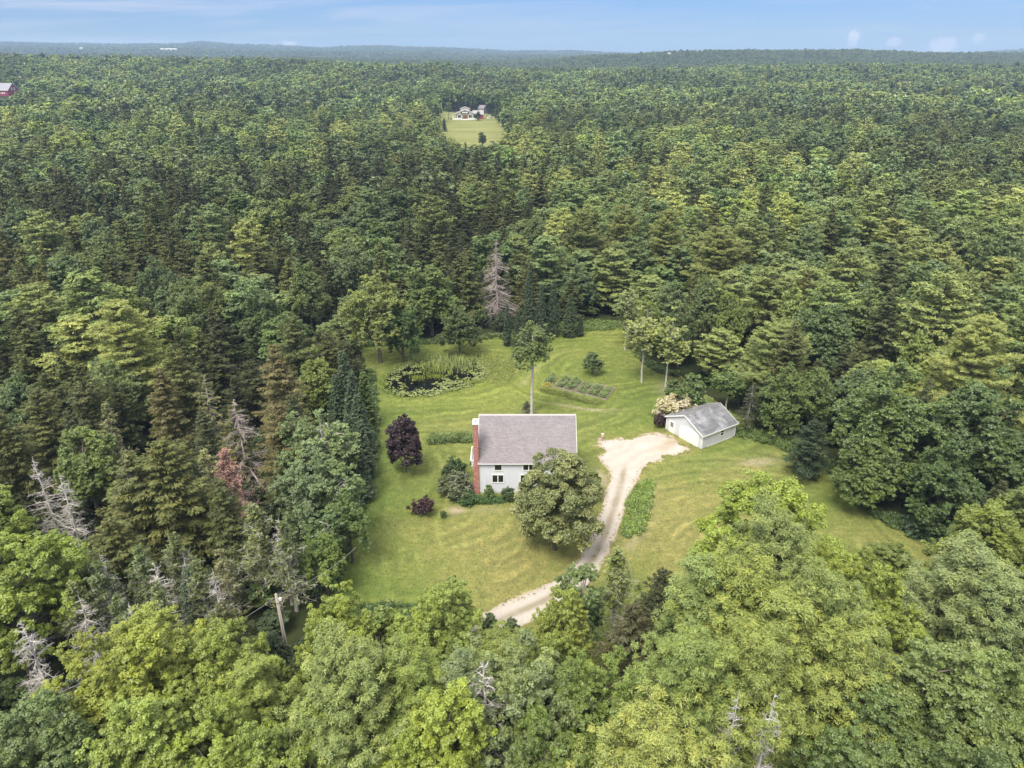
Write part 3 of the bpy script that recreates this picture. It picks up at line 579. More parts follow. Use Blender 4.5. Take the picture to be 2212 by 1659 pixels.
# gravel drive: ragged edges, two pale wheel tracks with a browner strip between
def drive_in(x, y):
    s = sdf(x, y, DRIVE); lot = smooth(92, 96, y)
    return s + (fbm(x / 1.6, y / 1.6, 21, 5) - .5) * (.9 + 2.0 * lot) + (fbm(x / .5, y / .5, 22, 2) - .5) * (.3 + .7 * lot) < -.05
def drive_attr(x, y):
    dm = dist_line(x, y, DRIVE_MID); lot = smooth(90, 95, y); mid_ = np.exp(-(dm / .5) ** 2) * 1.2 * (1 - lot) + .0; s = sdf(x, y, DRIVE)
    ed = np.exp(np.minimum(s, 0) / .35) + .8 * g2(x, y, 1440, 958, 3.2, 1.2, .9)
    tr = lot * (.5 + .5 * np.sin((x * .62 - y * .78 + (fbm(x / 7, y / 7, 24) - .5) * 6) * 2.6)) * .45
    return {'mid': np.clip(mid_ * (.3 + 1.1 * fbm(x / 1.2, y / 1.2, 23, 3)) + tr * .5, 0, 1), 'edge': np.clip(ed * (.4 + .9 * fbm(x / .8, y / .8, 27, 3)), 0, 1)}
m = NM('gravel'); a = lambda k: m.attr(k).outputs['Fac']; v = m.obj(); f1 = m.noise(6, 6, .75, v); f2 = m.noise(.6, 4, .6, v)
c = m.mix(m.rng(f1, .3, .7), (.32, .295, .27), (.58, .54, .51)); c = m.mix(m.rng(f2, .35, .65, 0, .7), c, (.40, .345, .305)); c = m.mix(m.math('MULTIPLY', a('mid'), .75), c, (.215, .18, .115)); c = m.mix(m.math('MULTIPLY', a('edge'), .75), c, (.30, .235, .13))
GRAVEL = m.pr(c, .95, .1, m.bump(f1, .5, .05))
dx0 = min(p[0] for p in DRIVE) - 1; dx1 = max(p[0] for p in DRIVE) + 1; dy0 = min(p[1] for p in DRIVE) - 1; dy1 = max(p[1] for p in DRIVE) + 1
sheet('gravel_driveway', .14, (dx0, dx1, dy0, dy1), drive_in, .010, GRAVEL, drive_attr)

# pond
m = NM('pond_water'); v = m.obj(); z1 = m.noise(.8, 4, .6, v)
p_ = m.pr(m.mix(m.rng(z1, .45, .7), (.0035, .0045, .005), (.012, .014, .008)), .07, .35, m.bump(m.noise(2.2, 3, .5, v), .03, .02)); WATER = p_
sheet('pond_water', .5, (min(p[0] for p in POND) - 2, max(p[0] for p in POND) + 2, min(p[1] for p in POND) - 2, max(p[1] for p in POND) + 2), lambda x, y: sdf(x, y, POND) + (fbm(x / 2, y / 2, 71, 3) - .5) * 2.4 < .1, .0062, WATER, lambda x, y: {})
# far meadow by the farmhouse
FIELD_PX = [(950, 262), (962, 256), (1000, 257), (1066, 258), (1078, 272), (1092, 288), (1085, 300), (1060, 318), (1020, 322), (975, 318), (962, 300), (955, 280)]
FIELD = GP(FIELD_PX); YARD = GP([(896, 236), (915, 236), (950, 247), (1000, 250), (1050, 249), (1070, 258), (1062, 262), (950, 262), (930, 246), (896, 241)])
m = NM('hay_meadow'); v = m.obj(); z1 = m.noise(.05, 6, .65, m.obj((.4, 1, 1)))
z2 = m.noise(.3, 4, .6, v); MEAD = m.pr(m.mix(m.rng(z2, .5, .75, 0, .6), m.mix(m.rng(z1, .35, .65), (.155, .17, .055), (.24, .24, .095)), (.09, .12, .035)), .95, .1)
fx = [p[0] for p in FIELD + YARD]; fy = [p[1] for p in FIELD + YARD]
sheet('meadow', 4.0, (min(fx) - 5, max(fx) + 5, min(fy) - 5, max(fy) + 5), lambda x, y: np.minimum(sdf(x, y, FIELD), sdf(x, y, YARD)) < 3, lambda x, y: ground_z(x, y) + .4, MEAD, lambda x, y: {})
# ------------------------------------------------------------------ house
def siding(name, col, groove, pitch=.3, axis='X', dirt=.1):
    m = NM(name); c = m.n('TexCoord'); s = m.n('SeparateXYZ'); m.l(c.outputs['Object'], s.inputs[0])
    u = m.math('FRACT', m.math('DIVIDE', s.outputs[axis], pitch)); line = m.rng(m.math('ABSOLUTE', m.math('SUBTRACT', u, .5)), .40, .46)
    mp = m.n('Mapping'); mp.inputs['Scale'].default_value = (3, 3, .3); m.l(c.outputs['Object'], mp.inputs[0]); z = m.noise(1.2, 5, .6, mp.outputs[0])
    cc = m.mix(m.rng(z, .3, .7, 0, 1), tuple(x * (1 - dirt) for x in col), col); cc = m.mix(m.math('MULTIPLY', line, .75), cc, groove)
    return m.pr(cc, .6, .3, m.bump(m.math('SUBTRACT', 1, line), .5, .02))
WHITE = simple('white_trim', (.80, .80, .79), .5, .05, 2); GLASS = NM('window_glass').pr((.012, .016, .016), .08, .6)
SIDE = siding('pale_blue_siding', (.77, .785, .88), (.62, .63, .72), .2)
SIDE_Y = siding('pale_blue_siding_gable', (.77, .785, .88), (.62, .63, .72), .2, 'Y')
def shingle(name, a, b, c_, row=.14, w=.3, axis='Y', stain=None):
    m = NM(name); tcn = m.n('TexCoord'); s = m.n('SeparateXYZ'); m.l(tcn.outputs['Object'], s.inputs[0]); cb = m.n('CombineXYZ'); m.l(s.outputs['X' if axis == 'Y' else 'Y'], cb.inputs[0])
    m.l(m.math('MULTIPLY', s.outputs['Z'], 1.4), cb.inputs[1])
    br = m.n('TexBrick'); br.offset = .5; br.inputs['Scale'].default_value = 1.0; br.inputs['Brick Width'].default_value = w; br.inputs['Row Height'].default_value = row; br.inputs['Mortar Size'].default_value = .012; br.inputs['Bias'].default_value = 0
    br.inputs['Color1'].default_value = (*a, 1); br.inputs['Color2'].default_value = (*b, 1); br.inputs['Mortar'].default_value = (*c_, 1); m.l(cb.outputs[0], br.inputs['Vector'])
    z = m.noise(.55, 5, .6, m.obj((1, 1, .5))); z3 = m.noise(5, 4, .7, m.obj((1, 1, 3))); col = m.mix(m.rng(z, .3, .7, 0, .45), br.outputs[0], tuple(x * .72 for x in a)); col = m.mix(m.rng(z3, .4, .7, 0, .35), col, tuple(min(1, x * 1.35) for x in b))
    if stain: z2 = m.noise(.35, 6, .7, m.obj((1, 1, 1)), 1.0); col = m.mix(m.rng(z2, .44, .64), col, stain)
    return m.pr(col, .95, .1, m.bump(br.outputs[0], .3, .02))
ROOFM = shingle('weathered_shingles', (.215, .195, .208), (.292, .268, .286), (.15, .135, .146), .22, .45)
def brickm(name):
    m = NM(name); br = m.n('TexBrick'); br.inputs['Scale'].default_value = 1; br.inputs['Brick Width'].default_value = .24; br.inputs['Row Height'].default_value = .085; br.inputs['Mortar Size'].default_value = .012
    br.inputs['Color1'].default_value = (.42, .11, .085, 1); br.inputs['Color2'].default_value = (.33, .065, .052, 1); br.inputs['Mortar'].default_value = (.45, .30, .27, 1)
    tcn = m.n('TexCoord'); s = m.n('SeparateXYZ'); m.l(tcn.outputs['Object'], s.inputs[0]); cb = m.n('CombineXYZ'); m.l(m.math('ADD', s.outputs[0], s.outputs[1]), cb.inputs[0]); m.l(s.outputs[2], cb.inputs[1]); m.l(cb.outputs[0], br.inputs['Vector'])
    z = m.noise(4.5, 5, .75, m.obj((1, 1, 1.4))); return m.pr(m.mix(m.rng(z, .50, .60, 0, .75), br.outputs[0], (.55, .42, .39)), .9, .15)
BRICK = brickm('red_brick'); CONC = simple('concrete', (.55, .53, .50), .9, .12)
HX0, HX1, HY0, HY1, HE, HR = -4.62, 9.03, 85.6, 95.0, 5.18, 10.35; HM = (HY0 + HY1) / 2
house = empty('house', ((HX0 + HX1) / 2, HM, 0)); tag(house, 'two storey pale blue house with steep grey shingle roof and red brick chimney', 'house')
hx, hy = house.location.x, house.location.y
def off(mb_, o=None):
    mb_.v = [(p[0] - hx, p[1] - hy, p[2]) for p in mb_.v]; return mb_
slope = (HR - HE) / (HM - HY0 + .3)
b = MB(); b.prism([(HY0, .25), (HY1, .25), (HY1, HE - .02), (HM, HR - .22), (HY0, HE - .02)], HX0, HX1, 'x'); off(b).build('wall', SIDE, house)
b = MB(); b.box(HX0 + .03, HX1 - .03, HY0 + .03, HY1 - .03, -.3, .25); off(b).build('foundation', CONC, house)
b = MB()
b.prism([(HY0 - .3, HE), (HM, HR), (HM, HR - .16), (HY0 - .3, HE - .16)], HX0 - .08, HX1 + .08, 'x'); b.prism([(HM, HR), (HY1 + .3, HE), (HY1 + .3, HE - .16), (HM, HR - .16)], HX0 - .08, HX1 + .08, 'x')
rf = off(b).build('roof', ROOFM, house)
b = MB(); b.prism([(HM - .16, HR - .155), (HM, HR + .03), (HM + .16, HR - .155)], HX0 - .10, HX1 + .10, 'x'); off(b).build('ridge_cap', simple('ridge_metal', (.44, .42, .42), .8), rf)
b = MB()
for xx in (HX0 - .13, HX1 + .085):
    b.prism([(HY0 - .32, HE - .04), (HM, HR - .035), (HM, HR - .26), (HY0 - .32, HE - .25)], xx, xx + .045, 'x'); b.prism([(HM, HR - .035), (HY1 + .32, HE - .04), (HY1 + .32, HE - .25), (HM, HR - .26)], xx, xx + .045, 'x')
b.box(HX0 - .08, HX1 + .08, HY0 - .33, HY0 - .302, HE - .19, HE - .03); b.box(HX0 - .08, HX1 + .08, HY1 + .302, HY1 + .33, HE - .19, HE - .03); off(b).build('fascia', WHITE, rf)
for xx in (HX0 - .015, HX1 - .19): b = MB(); b.box(xx, xx + .205, HY0 - .03, HY0 + .18, .25, HE - .12); off(b).build('corner_board', WHITE, house)
def window(parent, px, w_, h_, Y, zc, panes=1, frame=.14, sash=None, local=True, name='window'):
    """front-facing window in the wall plane Y, centre px, zc"""
    b = MB(); f = frame; xa, xb, za, zb = px - w_ / 2, px + w_ / 2, zc - h_ / 2, zc + h_ / 2
    b.box(xa - f, xb + f, Y - .045, Y + .02, zb, zb + f); b.box(xa - f, xb + f, Y - .06, Y + .02, za - f, za); b.box(xa - f, xa, Y - .045, Y + .02, za, zb); b.box(xb, xb + f, Y - .045, Y + .02, za, zb)
    for k in range(1, panes): t = xa + (xb - xa) * k / panes; b.box(t - .07, t + .07, Y - .04, Y + .02, za, zb)
    if sash: b.box(xa, xb, Y - .03, Y + .02, zc - .03, zc + .03)
    b.v = [(p[0] - hx, p[1] - hy, p[2]) for p in b.v]; wo_ = b.build(name, WHITE, parent)
    g_ = MB(); g_.box(xa, xb, Y - .012, Y + .01, za, zb); g_.v = [(p[0] - hx, p[1] - hy, p[2]) for p in g_.v]; g_.build('pane', GLASS, wo_)
window(house, -1.95, .95, 1.0, HY0, 4.42); window(house, -2.0, 1.5, 1.15, HY0, 2.5, 2, .16); window(house, 2.35, 1.5, 1.0, HY0, 4.42, 2); window(house, 2.0, 1.5, 1.15, HY0, 2.5, 2, .16); window(house, 6.3, .95, 1.0, HY0, 4.42); window(house, 6.3, 1.5, 1.15, HY0, 2.5, 2, .16)
# chimney against the left gable
b = MB(); b.box(-5.42, -4.66, 85.35, 86.95, 0, 5.0); b.box(-5.36, -4.66, 85.38, 86.9, 5.0, 11.25); ch = off(b).build('chimney', BRICK, house)
b = MB(); b.box(-5.42, -4.60, 85.32, 86.96, 11.25, 11.38); b.box(-5.2, -4.82, 85.75, 86.5, 11.38, 11.44); off(b).build('cap', simple('chimney_cap', (.70, .69, .66), .8), ch)
FLUE_BLACK = simple('flue_black', (.015, .013, .012), .95)  # flat black plate laid on the cap for each flue
for q in ((-5.14, -4.92, 85.82, 86.04), (-5.04, -4.82, 86.2, 86.44)): b = MB(); b.box(*q, 11.44, 11.452); off(b).build('flue', FLUE_BLACK, ch)
# balcony on the left gable, behind the chimney
bal = MB(); bal.box(-6.0, -4.64, 88.6, 92.6, 2.55, 2.7); bo = off(bal).build('balcony', simple('deck_boards', (.50, .50, .50), .8), house)
b = MB()
for (p, q) in (((-6.0, 88.6), (-4.7, 88.6)), ((-6.0, 88.6), (-6.0, 92.6)), ((-6.0, 92.6), (-4.7, 92.6))):
    b.bar((*p, 3.68), (*q, 3.68), .12, .07); b.bar((*p, 2.8), (*q, 2.8), .07)
    L_ = math.dist(p, q); nn = int(L_ / .16)
    for k in range(nn + 1): t = k / nn; xx, yy = p[0] + (q[0] - p[0]) * t, p[1] + (q[1] - p[1]) * t; b.bar((xx, yy, 2.8), (xx, yy, 3.66), .10 if k in (0, nn) else .035)
off(b).build('railing', WHITE, bo)
for yy in (88.75, 92.4): b = MB(); b.bar((-5.9, yy, 2.55), (-4.66, yy, 1.2), .12); off(b).build('brace', WHITE, bo)

# ------------------------------------------------------------------ garage
GA = (30.14, 98.1); GANG = R_(33.2); GW, GL_, GE, GRZ = 8.0, 7.75, 2.55, 4.45
gar = empty('garage', (GA[0], GA[1], 0), GANG); tag(gar, 'low white garage with arched overhead door and mottled grey roof', 'garage')
# local: x along the long wall (to the right and back), y along the gable front (to the left and back)
GS_X = siding('white_siding_shaded_side', (.65, .645, .72), (.51, .505, .57), .3, 'X'); GS_Y = siding('white_siding_lit_front', (.67, .69, .73), (.52, .54, .58), .3, 'Y'); GROOF = shingle('mottled_shingles', (.12, .125, .14), (.18, .185, .20), (.08, .085, .10), .2, .4, 'X', (.30, .295, .32))  # sunlight put into the siding colour: gable front lighter, long wall duller
b = MB(); b.prism([(0, .12), (GW, .12), (GW, GE), (GW / 2, GRZ - .18), (0, GE)], 0, GL_, 'x')
me_o = b.build('wall', [GS_X, GS_Y], gar)
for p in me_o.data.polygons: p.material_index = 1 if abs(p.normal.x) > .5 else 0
b = MB(); b.box(.04, GL_ - .04, .04, GW - .04, -.3, .12); b.box(1.2, GL_ - .6, -.05, .0, .02, .16); b.build('foundation', CONC, gar)
ov = .22; sl_ = (GRZ - GE) / (GW / 2)
b = MB(); b.prism([(-ov, GE - ov * sl_ + .05), (GW / 2, GRZ + .03), (GW / 2, GRZ - .1), (-ov, GE - ov * sl_ - .08)], -.25, GL_ + .25, 'x'); b.prism([(GW / 2, GRZ + .03), (GW + ov, GE - ov * sl_ + .05), (GW + ov, GE - ov * sl_ - .08), (GW / 2, GRZ - .1)], -.25, GL_ + .25, 'x'); gr = b.build('roof', GROOF, gar)
b = MB(); b.prism([(GW / 2 - .14, GRZ - .0), (GW / 2, GRZ + .11), (GW / 2 + .14, GRZ - .0)], -.27, GL_ + .27, 'x'); b.build('ridge_vent', simple('ridge_vent', (.20, .18, .18), .8), gr)
b = MB()
for xx in (-.30, GL_ + .252):
    b.prism([(-ov - .02, GE - ov * sl_ + .06), (GW / 2, GRZ + .045), (GW / 2, GRZ - .17), (-ov - .02, GE - ov * sl_ - .16)], xx, xx + .048, 'x'); b.prism([(GW / 2, GRZ + .045), (GW + ov + .02, GE - ov * sl_ + .06), (GW + ov + .02, GE - ov * sl_ - .16), (GW / 2, GRZ - .17)], xx, xx + .048, 'x')
b.box(-.25, GL_ + .25, -ov - .04, -ov - .003, GE - ov * sl_ - .15, GE - ov * sl_ + .05); b.box(-.25, GL_ + .25, GW + ov + .003, GW + ov + .04, GE - ov * sl_ - .15, GE - ov * sl_ + .05); b.build('fascia', WHITE, gr)
for (xx, yy) in ((-.025, -.025), (GL_ - .14, -.025), (-.025, GW - .14)): b = MB(); b.box(xx, xx + .17, yy, yy + .17, .12, GE - .02); b.build('corner_board', WHITE, gar)
# overhead door with an arched head, in the gable wall x = 0
dw0, dw1, dh, rise_ = .95, 4.75, 1.95, .42
def arch(z0_, z1r, grow, n=14):
    pts = [(dw0 - grow, z0_), (dw1 + grow, z0_)]
    for k in range(n + 1): t = 1 - k / n; pts.append((dw0 - grow + (dw1 - dw0 + 2 * grow) * t, dh + grow + (rise_) * (1 - (2 * t - 1) ** 2)))
    return pts
b = MB(); b.prism(arch(.03, 0, .16), -.035, .01, 'x'); tr_ = b.build('door_surround', WHITE, gar)
b = MB(); b.prism(arch(.03, 0, 0), -.06, -.036, 'x'); dd = b.build('overhead_door', simple('door_panel', (.84, .85, .83), .45, .03), gar)
b = MB()
for zz in (.55, 1.05, 1.55): b.box(-.066, -.0605, dw0 + .05, dw1 - .05, zz, zz + .03)
b.build('panel_joint', simple('joint', (.62, .63, .62), .6), dd)
b = MB(); b.prism([(3.4, 3.35), (4.3, 3.40), (4.0, 3.52), (3.6, 3.52)], -.02, .004, 'x'); b.build('gable_vent', WHITE, gar)
# entry door
b = MB(); b.box(-.04, .01, 5.95, 7.35, .03, 2.2); ed = b.build('entry_door_frame', WHITE, gar)
b = MB(); b.box(-.06, -.041, 6.2, 7.1, .05, 2.08); ed2 = b.build('entry_door', simple('entry_door_paint', (.82, .82, .81), .5, .04), gar)
b = MB()
for i_ in range(3):
    for j_ in range(3): b.box(-.068, -.061, 6.33 + i_ * .22, 6.51 + i_ * .22, 1.12 + j_ * .28, 1.35 + j_ * .28)
b.build('pane', GLASS, ed2)
# side window in y = 0
b = MB(); xa = 4.15
b.box(xa - .12, xa + .82, -.045, .01, 2.2, 2.34); b.box(xa - .12, xa + .82, -.06, .01, 1.08, 1.2); b.box(xa - .12, xa, -.045, .01, 1.2, 2.2); b.box(xa + .7, xa + .82, -.045, .01, 1.2, 2.2); b.box(xa, xa + .7, -.04, .01, 1.66, 1.74); gw = b.build('window', WHITE, gar)
b = MB(); b.box(xa, xa + .7, -.015, .008, 1.2, 1.66); b.box(xa, xa + .7, -.015, .008, 1.74, 2.2); b.build('pane', GLASS, gw)

# ------------------------------------------------------------------ kitchen garden
WOODF = simple('weathered_board', (.36, .33, .27), .9, .2); SOIL = simple('soil', (.13, .095, .065), .95, .3, 6)
def leafpile(name, parent, pts, h, spread, n, size, col, seed, mat=LEAF, upr=.6, tip=None):
    """upright leafy growth over the given ground spots"""
    r = np.random.default_rng(seed); pts = np.asarray(pts); w_ = r.uniform(.2, 1, len(pts)); k = r.choice(len(pts), n, p=w_ / w_.sum()); sh_ = r.uniform(.4, 1.15, len(pts)) * (.5 + vnoise(pts[:, 0] / 1.3, pts[:, 1] / 1.3, seed + 7)); hh = h * sh_[k] * r.uniform(.15, 1.0, n) ** .8
    P = np.column_stack([pts[k] + r.normal(0, spread, (n, 2)), hh + (.12 if parent else 0)]); U = r.normal(0, .5, (n, 3)) + [0, 0, upr * 1.4]; Nn = r.normal(0, .7, (n, 3)) + [0, -.2, 1.0]; s = size * r.uniform(.6, 1.4, n)
    V_, F_ = cards(P, Nn, U, s, s * .38); zone_ = vnoise(P[:, 0] / .5, P[:, 1] / .5, seed); t = np.column_stack([np.clip(.5 + (zone_ - .5) * .6 + r.normal(0, .15, n), 0, 1), np.clip((zone_ - .4) + r.random(n) * .4, 0, 1), np.zeros(n)])
    o = put(name, mesh_np(name, V_, [F_], mat, {'tint': np.repeat(t, 4, 0)}), parent); o.color = (*col, 1); return o
beds = [((1181, 834), (1196, 815), .8), ((1206, 839), (1228, 820), 1.1), ((1226, 845), (1248, 824), 1.0), ((1252, 851), (1272, 830), 1.0), ((1276, 856), (1298, 833), 1.1), ((1298, 862), (1318, 838), .9)]
bl = ['raised bed of leafy vegetables at the pond end of the bed row', 'raised vegetable bed second in the row from the pond end', 'raised vegetable bed third in the row from the pond end', 'raised vegetable bed fourth in the row from the pond end', 'raised vegetable bed next to the last one of the row', 'raised vegetable bed with pale boards at the garage end of the row']
for i_, (pn, pf, hw) in enumerate(beds):
    a_, c_ = Vector(G(*pn)), Vector(G(*pf)); a_ = Vector((*a_,)); d_ = (c_ - a_); ln = d_.length; an = math.atan2(d_.y, d_.x)
    r0 = empty('raised_bed', (a_.x, a_.y, 0), an); tag(r0, bl[i_], 'garden bed', 'raised vegetable beds of the kitchen garden')
    b = MB(); b.box(-.05, ln + .05, -hw - .06, -hw, 0, .26); b.box(-.05, ln + .05, hw, hw + .06, 0, .26); b.box(-.05, 0, -hw, hw, 0, .25); b.box(ln, ln + .05, -hw, hw, 0, .25); b.build('frame', WOODF, r0)
    b = MB(); b.box(0, ln, -hw, hw, 0, .18); b.build('soil', SOIL, r0)
    r = np.random.default_rng(300 + i_); pts = np.column_stack([r.uniform(.25, ln - .25, 26), r.uniform(-hw * .62, hw * .62, 26)]); leafpile('plants', r0, pts, .85, .22, 2400, .11, (.20, .27, .11), 310 + i_)
# stuff along the garden: perennial border, day lilies by the drive, growth by the balcony, tall grass by the wood edge
def line_pts(px, n, wid, seed):
    g_ = GP(px); r = np.random.default_rng(seed); t = r.uniform(0, len(g_) - 1.001, n); k = t.astype(int); f = (t - k)[:, None]; g_ = np.array(g_); w_ = np.interp(t, range(len(wid)), wid) if isinstance(wid, (list, tuple)) else wid
    return g_[k] * (1 - f) + g_[k + 1] * f + r.uniform(-1, 1, (n, 2)) * np.reshape(w_, (-1, 1)) * [1, .8]
def stuff(name, px, wid, n, h, size, col, seed, label, cat='plants', spread=.18, upr=.6):
    P = line_pts(px, n // 34 + 4, wid, seed); o = leafpile(name, None, P, h, spread, n, size, col, seed + 1, upr=upr); tag(o, label, cat, kind='stuff'); return o
stuff('perennial_border_foliage', [(1172, 842), (1195, 848), (1225, 855), (1250, 863), (1278, 870), (1292, 868)], .75, 7000, .7, .10, (.20, .24, .05), 320, 'curved border of yellow green perennials below the raised beds', 'plants', .32)
stuff('yellow_flowers', [(1172, 833), (1182, 835), (1190, 838)], .5, 700, .7, .08, (.50, .44, .07), 322, 'patch of yellow flowers at the pond end of the perennial border', 'flowers')
stuff('drive_bed_foliage', [(1402, 1040), (1392, 1062), (1380, 1090), (1376, 1115), (1366, 1140), (1358, 1158)], [.7, 1.2, 1.7, 1.6, 1.3, .6], 11000, .55, .15, (.19, .27, .055), 324, 'bright green lily leaves in a long bed beside the gravel drive')
stuff('balcony_bed_foliage', [(928, 960), (950, 953), (985, 950), (1020, 947)], [.4, 1.3, 1.6, 1.6], 8000, 1.1, .13, (.15, .21, .055), 326, 'strip of leafy green growth ending behind the brick chimney')
stuff('foundation_foliage', [(995, 1085), (1030, 1082), (1060, 1084), (1095, 1080)], [1.0, .8, .8, .6], 9000, .6, .11, (.065, .14, .02), 328, 'low green growth at the foot of the house wall')
stuff('wood_edge_tall_grass', [(1590, 935), (1640, 945), (1690, 958), (1740, 985), (1775, 1010)], [1.2, 1.8, 1.8, 1.4, 1.2], 14000, .8, .16, (.12, .18, .035), 330, 'light green tall grass between the garage and the dark spruces', 'grass', upr=1.2)
stuff('reed_grass', [(1960, 1135), (1990, 1150), (2020, 1160), (2045, 1172)], [1.6, 2.2, 2.2, 1.6], 12000, 1.3, .22, (.075, .125, .055), 332, 'blue green reed grass under the big maple at the lawn edge', 'grass', upr=1.6)
stuff('marsh_grass', [(1070, 775), (1085, 792), (1088, 810), (1075, 825)], 3.2, 7000, .35, .12, (.21, .24, .05), 350, 'yellow green marsh grass at the house side of the lily pond', 'grass', .8, 1.2)
stuff('meadow_grass', [(1175, 720), (1220, 708), (1270, 704), (1330, 705)], 3.2, 16000, .7, .18, (.13, .19, .035), 334, 'uncut bright green grass at the far end of the lawn', 'grass', .5, 1.2)
for k_, (pp, wd_) in enumerate([([(800, 800), (803, 860), (806, 920), (806, 1000)], 1.0), ([(772, 1100), (750, 1160), (728, 1220), (706, 1280)], 1.0), ([(790, 745), (860, 742), (960, 738), (1090, 728)], 1.4), ([(1790, 1000), (1830, 1060), (1880, 1105), (1950, 1138)], 1.1), ([(1365, 750), (1410, 795), (1460, 812)], 1.0), ([(1000, 1345), (900, 1330), (780, 1330), (720, 1330)], 2.0), ([(1400, 1290), (1600, 1300), (1800, 1280), (1960, 1250)], 2.4)]):
    stuff('edge_undergrowth', pp, wd_, 9000, .8, .17, (.085, .135, .03), 340 + k_ * 3, ['low brush along the lawn edge beside the narrow firs', 'low brush along the lawn edge under the white stemmed aspens', 'low brush behind the lily pond', 'low brush along the lawn edge under the big maple', 'low brush around the feet of the birches', 'low brush between the lawn and the lower drive', 'low brush below the lawn beyond the big pine'][k_], 'undergrowth')
# tufts that break the edges of the drive
r = np.random.default_rng(77); tx = r.uniform(dx0, dx1, 16000); ty = r.uniform(dy0, dy1, 16000); s_ = sdf(tx, ty, DRIVE); kk = (np.abs(s_ + .1) < .55) & (ty > 62); kk |= (dist_line(tx, ty, DRIVE_MID) < .35) & (ty < 90) & (vnoise(tx / 1.5, ty / 1.5, 5) > .6)
o = leafpile('drive_edge_grass', None, np.column_stack([tx, ty])[kk], .09, .08, 9000, .05, (.20, .20, .065), 78); tag(o, 'short grass tufts along both edges of the gravel drive', 'grass', kind='stuff')

# ------------------------------------------------------------------ pond plants
r = np.random.default_rng(90); bx = [min(p[0] for p in POND), max(p[0] for p in POND), min(p[1] for p in POND), max(p[1] for p in POND)]
qx = r.uniform(bx[0], bx[1], 60000); qy = r.uniform(bx[2], bx[3], 60000); s_ = sdf(qx, qy, POND); ox, oy = G(935, 806)
ox2, oy2 = G(905, 820); ox3, oy3 = G(975, 798)
open_ = np.maximum(np.exp(-((qx - ox2) / 7.4) ** 2 - ((qy - oy2) / 5.2) ** 2), np.exp(-((qx - ox3) / 6.4) ** 2 - ((qy - oy3) / 6.4) ** 2)); open_ = np.maximum(open_, np.exp(-((qx - ox) / 7.) ** 2 - ((qy - oy) / 5.6) ** 2))
s_ = s_ + (fbm(qx / 2, qy / 2, 71, 3) - .5) * 2.4; dens = np.clip(1.15 - 1.5 * open_ + (fbm(qx / 1.6, qy / 1.6, 91, 4) - .5) * 2.2, 0, 1); k = (s_ < .1) & (r.random(len(qx)) < dens * .115 * (.35 + 1.2 * vnoise(qx / .9, qy / .9, 95))); qx, qy = qx[k], qy[k]; n = len(qx); rr = r.uniform(.12, .27, n)
an = np.arange(7) / 8 * 2 * np.pi + .3; rot = r.uniform(0, 6.28, n); ring = np.stack([qx[:, None] + rr[:, None] * np.cos(an + rot[:, None]), qy[:, None] + rr[:, None] * np.sin(an + rot[:, None]), .045 + r.random((n, 1)) * .05 + r.normal(0, .016, (n, 7))], -1)
ctr = np.stack([qx, qy, .045 + r.random(n) * .03], -1)[:, None]; V = np.concatenate([ctr, ring], 1).reshape(-1, 3); bb = np.arange(n)[:, None] * 8
F = np.concatenate([bb + np.array([[0, j + 1, j + 2]]) for j in range(6)]); t = np.column_stack([r.random(n), r.random(n) ** 2, np.zeros(n)])
m = NM('lily_pad'); a_ = m.attr('tint'); s2 = m.n('SeparateColor'); m.l(a_.outputs['Color'], s2.inputs[0]); PAD = m.pr(m.mix(s2.outputs[0], (.12, .165, .05), m.mix(s2.outputs[1], (.23, .27, .10), (.36, .34, .14))), .45, .5)
o = put('lily_pads', mesh_np('lily_pads', V, [F], PAD, {'tint': np.repeat(t, 8, 0)})); tag(o, 'green and straw coloured lily pads floating on the dark pond', 'lily pads', kind='stuff')
def blades(name, pts, h, w_, col, seed, label, lean=.12, cat='reeds'):
    r = np.random.default_rng(seed); n = len(pts); hh = h * r.uniform(.6, 1.15, n); a = r.uniform(0, 6.28, n); l_ = r.normal(0, lean, (n, 2)) * hh[:, None]; wv = np.column_stack([np.cos(a), np.sin(a), np.zeros(n)]) * w_ * r.uniform(.6, 1.3, n)[:, None]
    b0 = np.column_stack([pts, np.full(n, -.02)]); b1 = b0 + np.column_stack([l_ * .4, hh * .6]); b2 = b0 + np.column_stack([l_, hh]); V = np.stack([b0 - wv, b0 + wv, b1 + wv * .8, b1 - wv * .8, b2 + wv * .15, b2 - wv * .15], 1).reshape(-1, 3); bb = np.arange(n)[:, None] * 6
    F = np.concatenate([bb + np.array([[0, 1, 2, 3]]), bb + np.array([[3, 2, 4, 5]])]); tt = np.column_stack([r.random(n), r.random(n), np.zeros(n)])
    o = put(name, mesh_np(name, V, [F], LEAF, {'tint': np.repeat(tt, 6, 0)})); o.color = (*col, 1); tag(o, label, cat, kind='stuff'); return o
ex, ey = G(975, 783); q = np.column_stack([r.normal(ex, 4.0, 1500), r.normal(ey, 3.4, 1500)]); q = q[(sdf(q[:, 0], q[:, 1], POND) < 1.2) & (q[:, 1] > 126.5)]
blades('pond_reeds', q, 1.15, .035, (.42, .50, .22), 92, 'upright pale green reeds at the back of the pond')
qs = []
for (px_, py_, sx, sy, nn) in ((942, 799, 1.5, .9, 900), (938, 789, 2.6, .6, 500), (942, 814, 1.6, .6, 700), (902, 817, 1.3, .8, 600), (924, 808, .4, .5, 120), (972, 806, .3, .6, 120), (1020, 825, 4, .9, 600), (1010, 772, 4, 1.5, 800)):
    gx, gy = G(px_, py_); qs.append(np.column_stack([r.normal(gx, sx * .6, nn), r.normal(gy, sy * .8, nn)]))
blades('pond_grass', np.vstack(qs)[::2], .4, .04, (.24, .29, .05), 93, 'tussocks of yellow green grass standing in the pond', .35, 'pond grass')
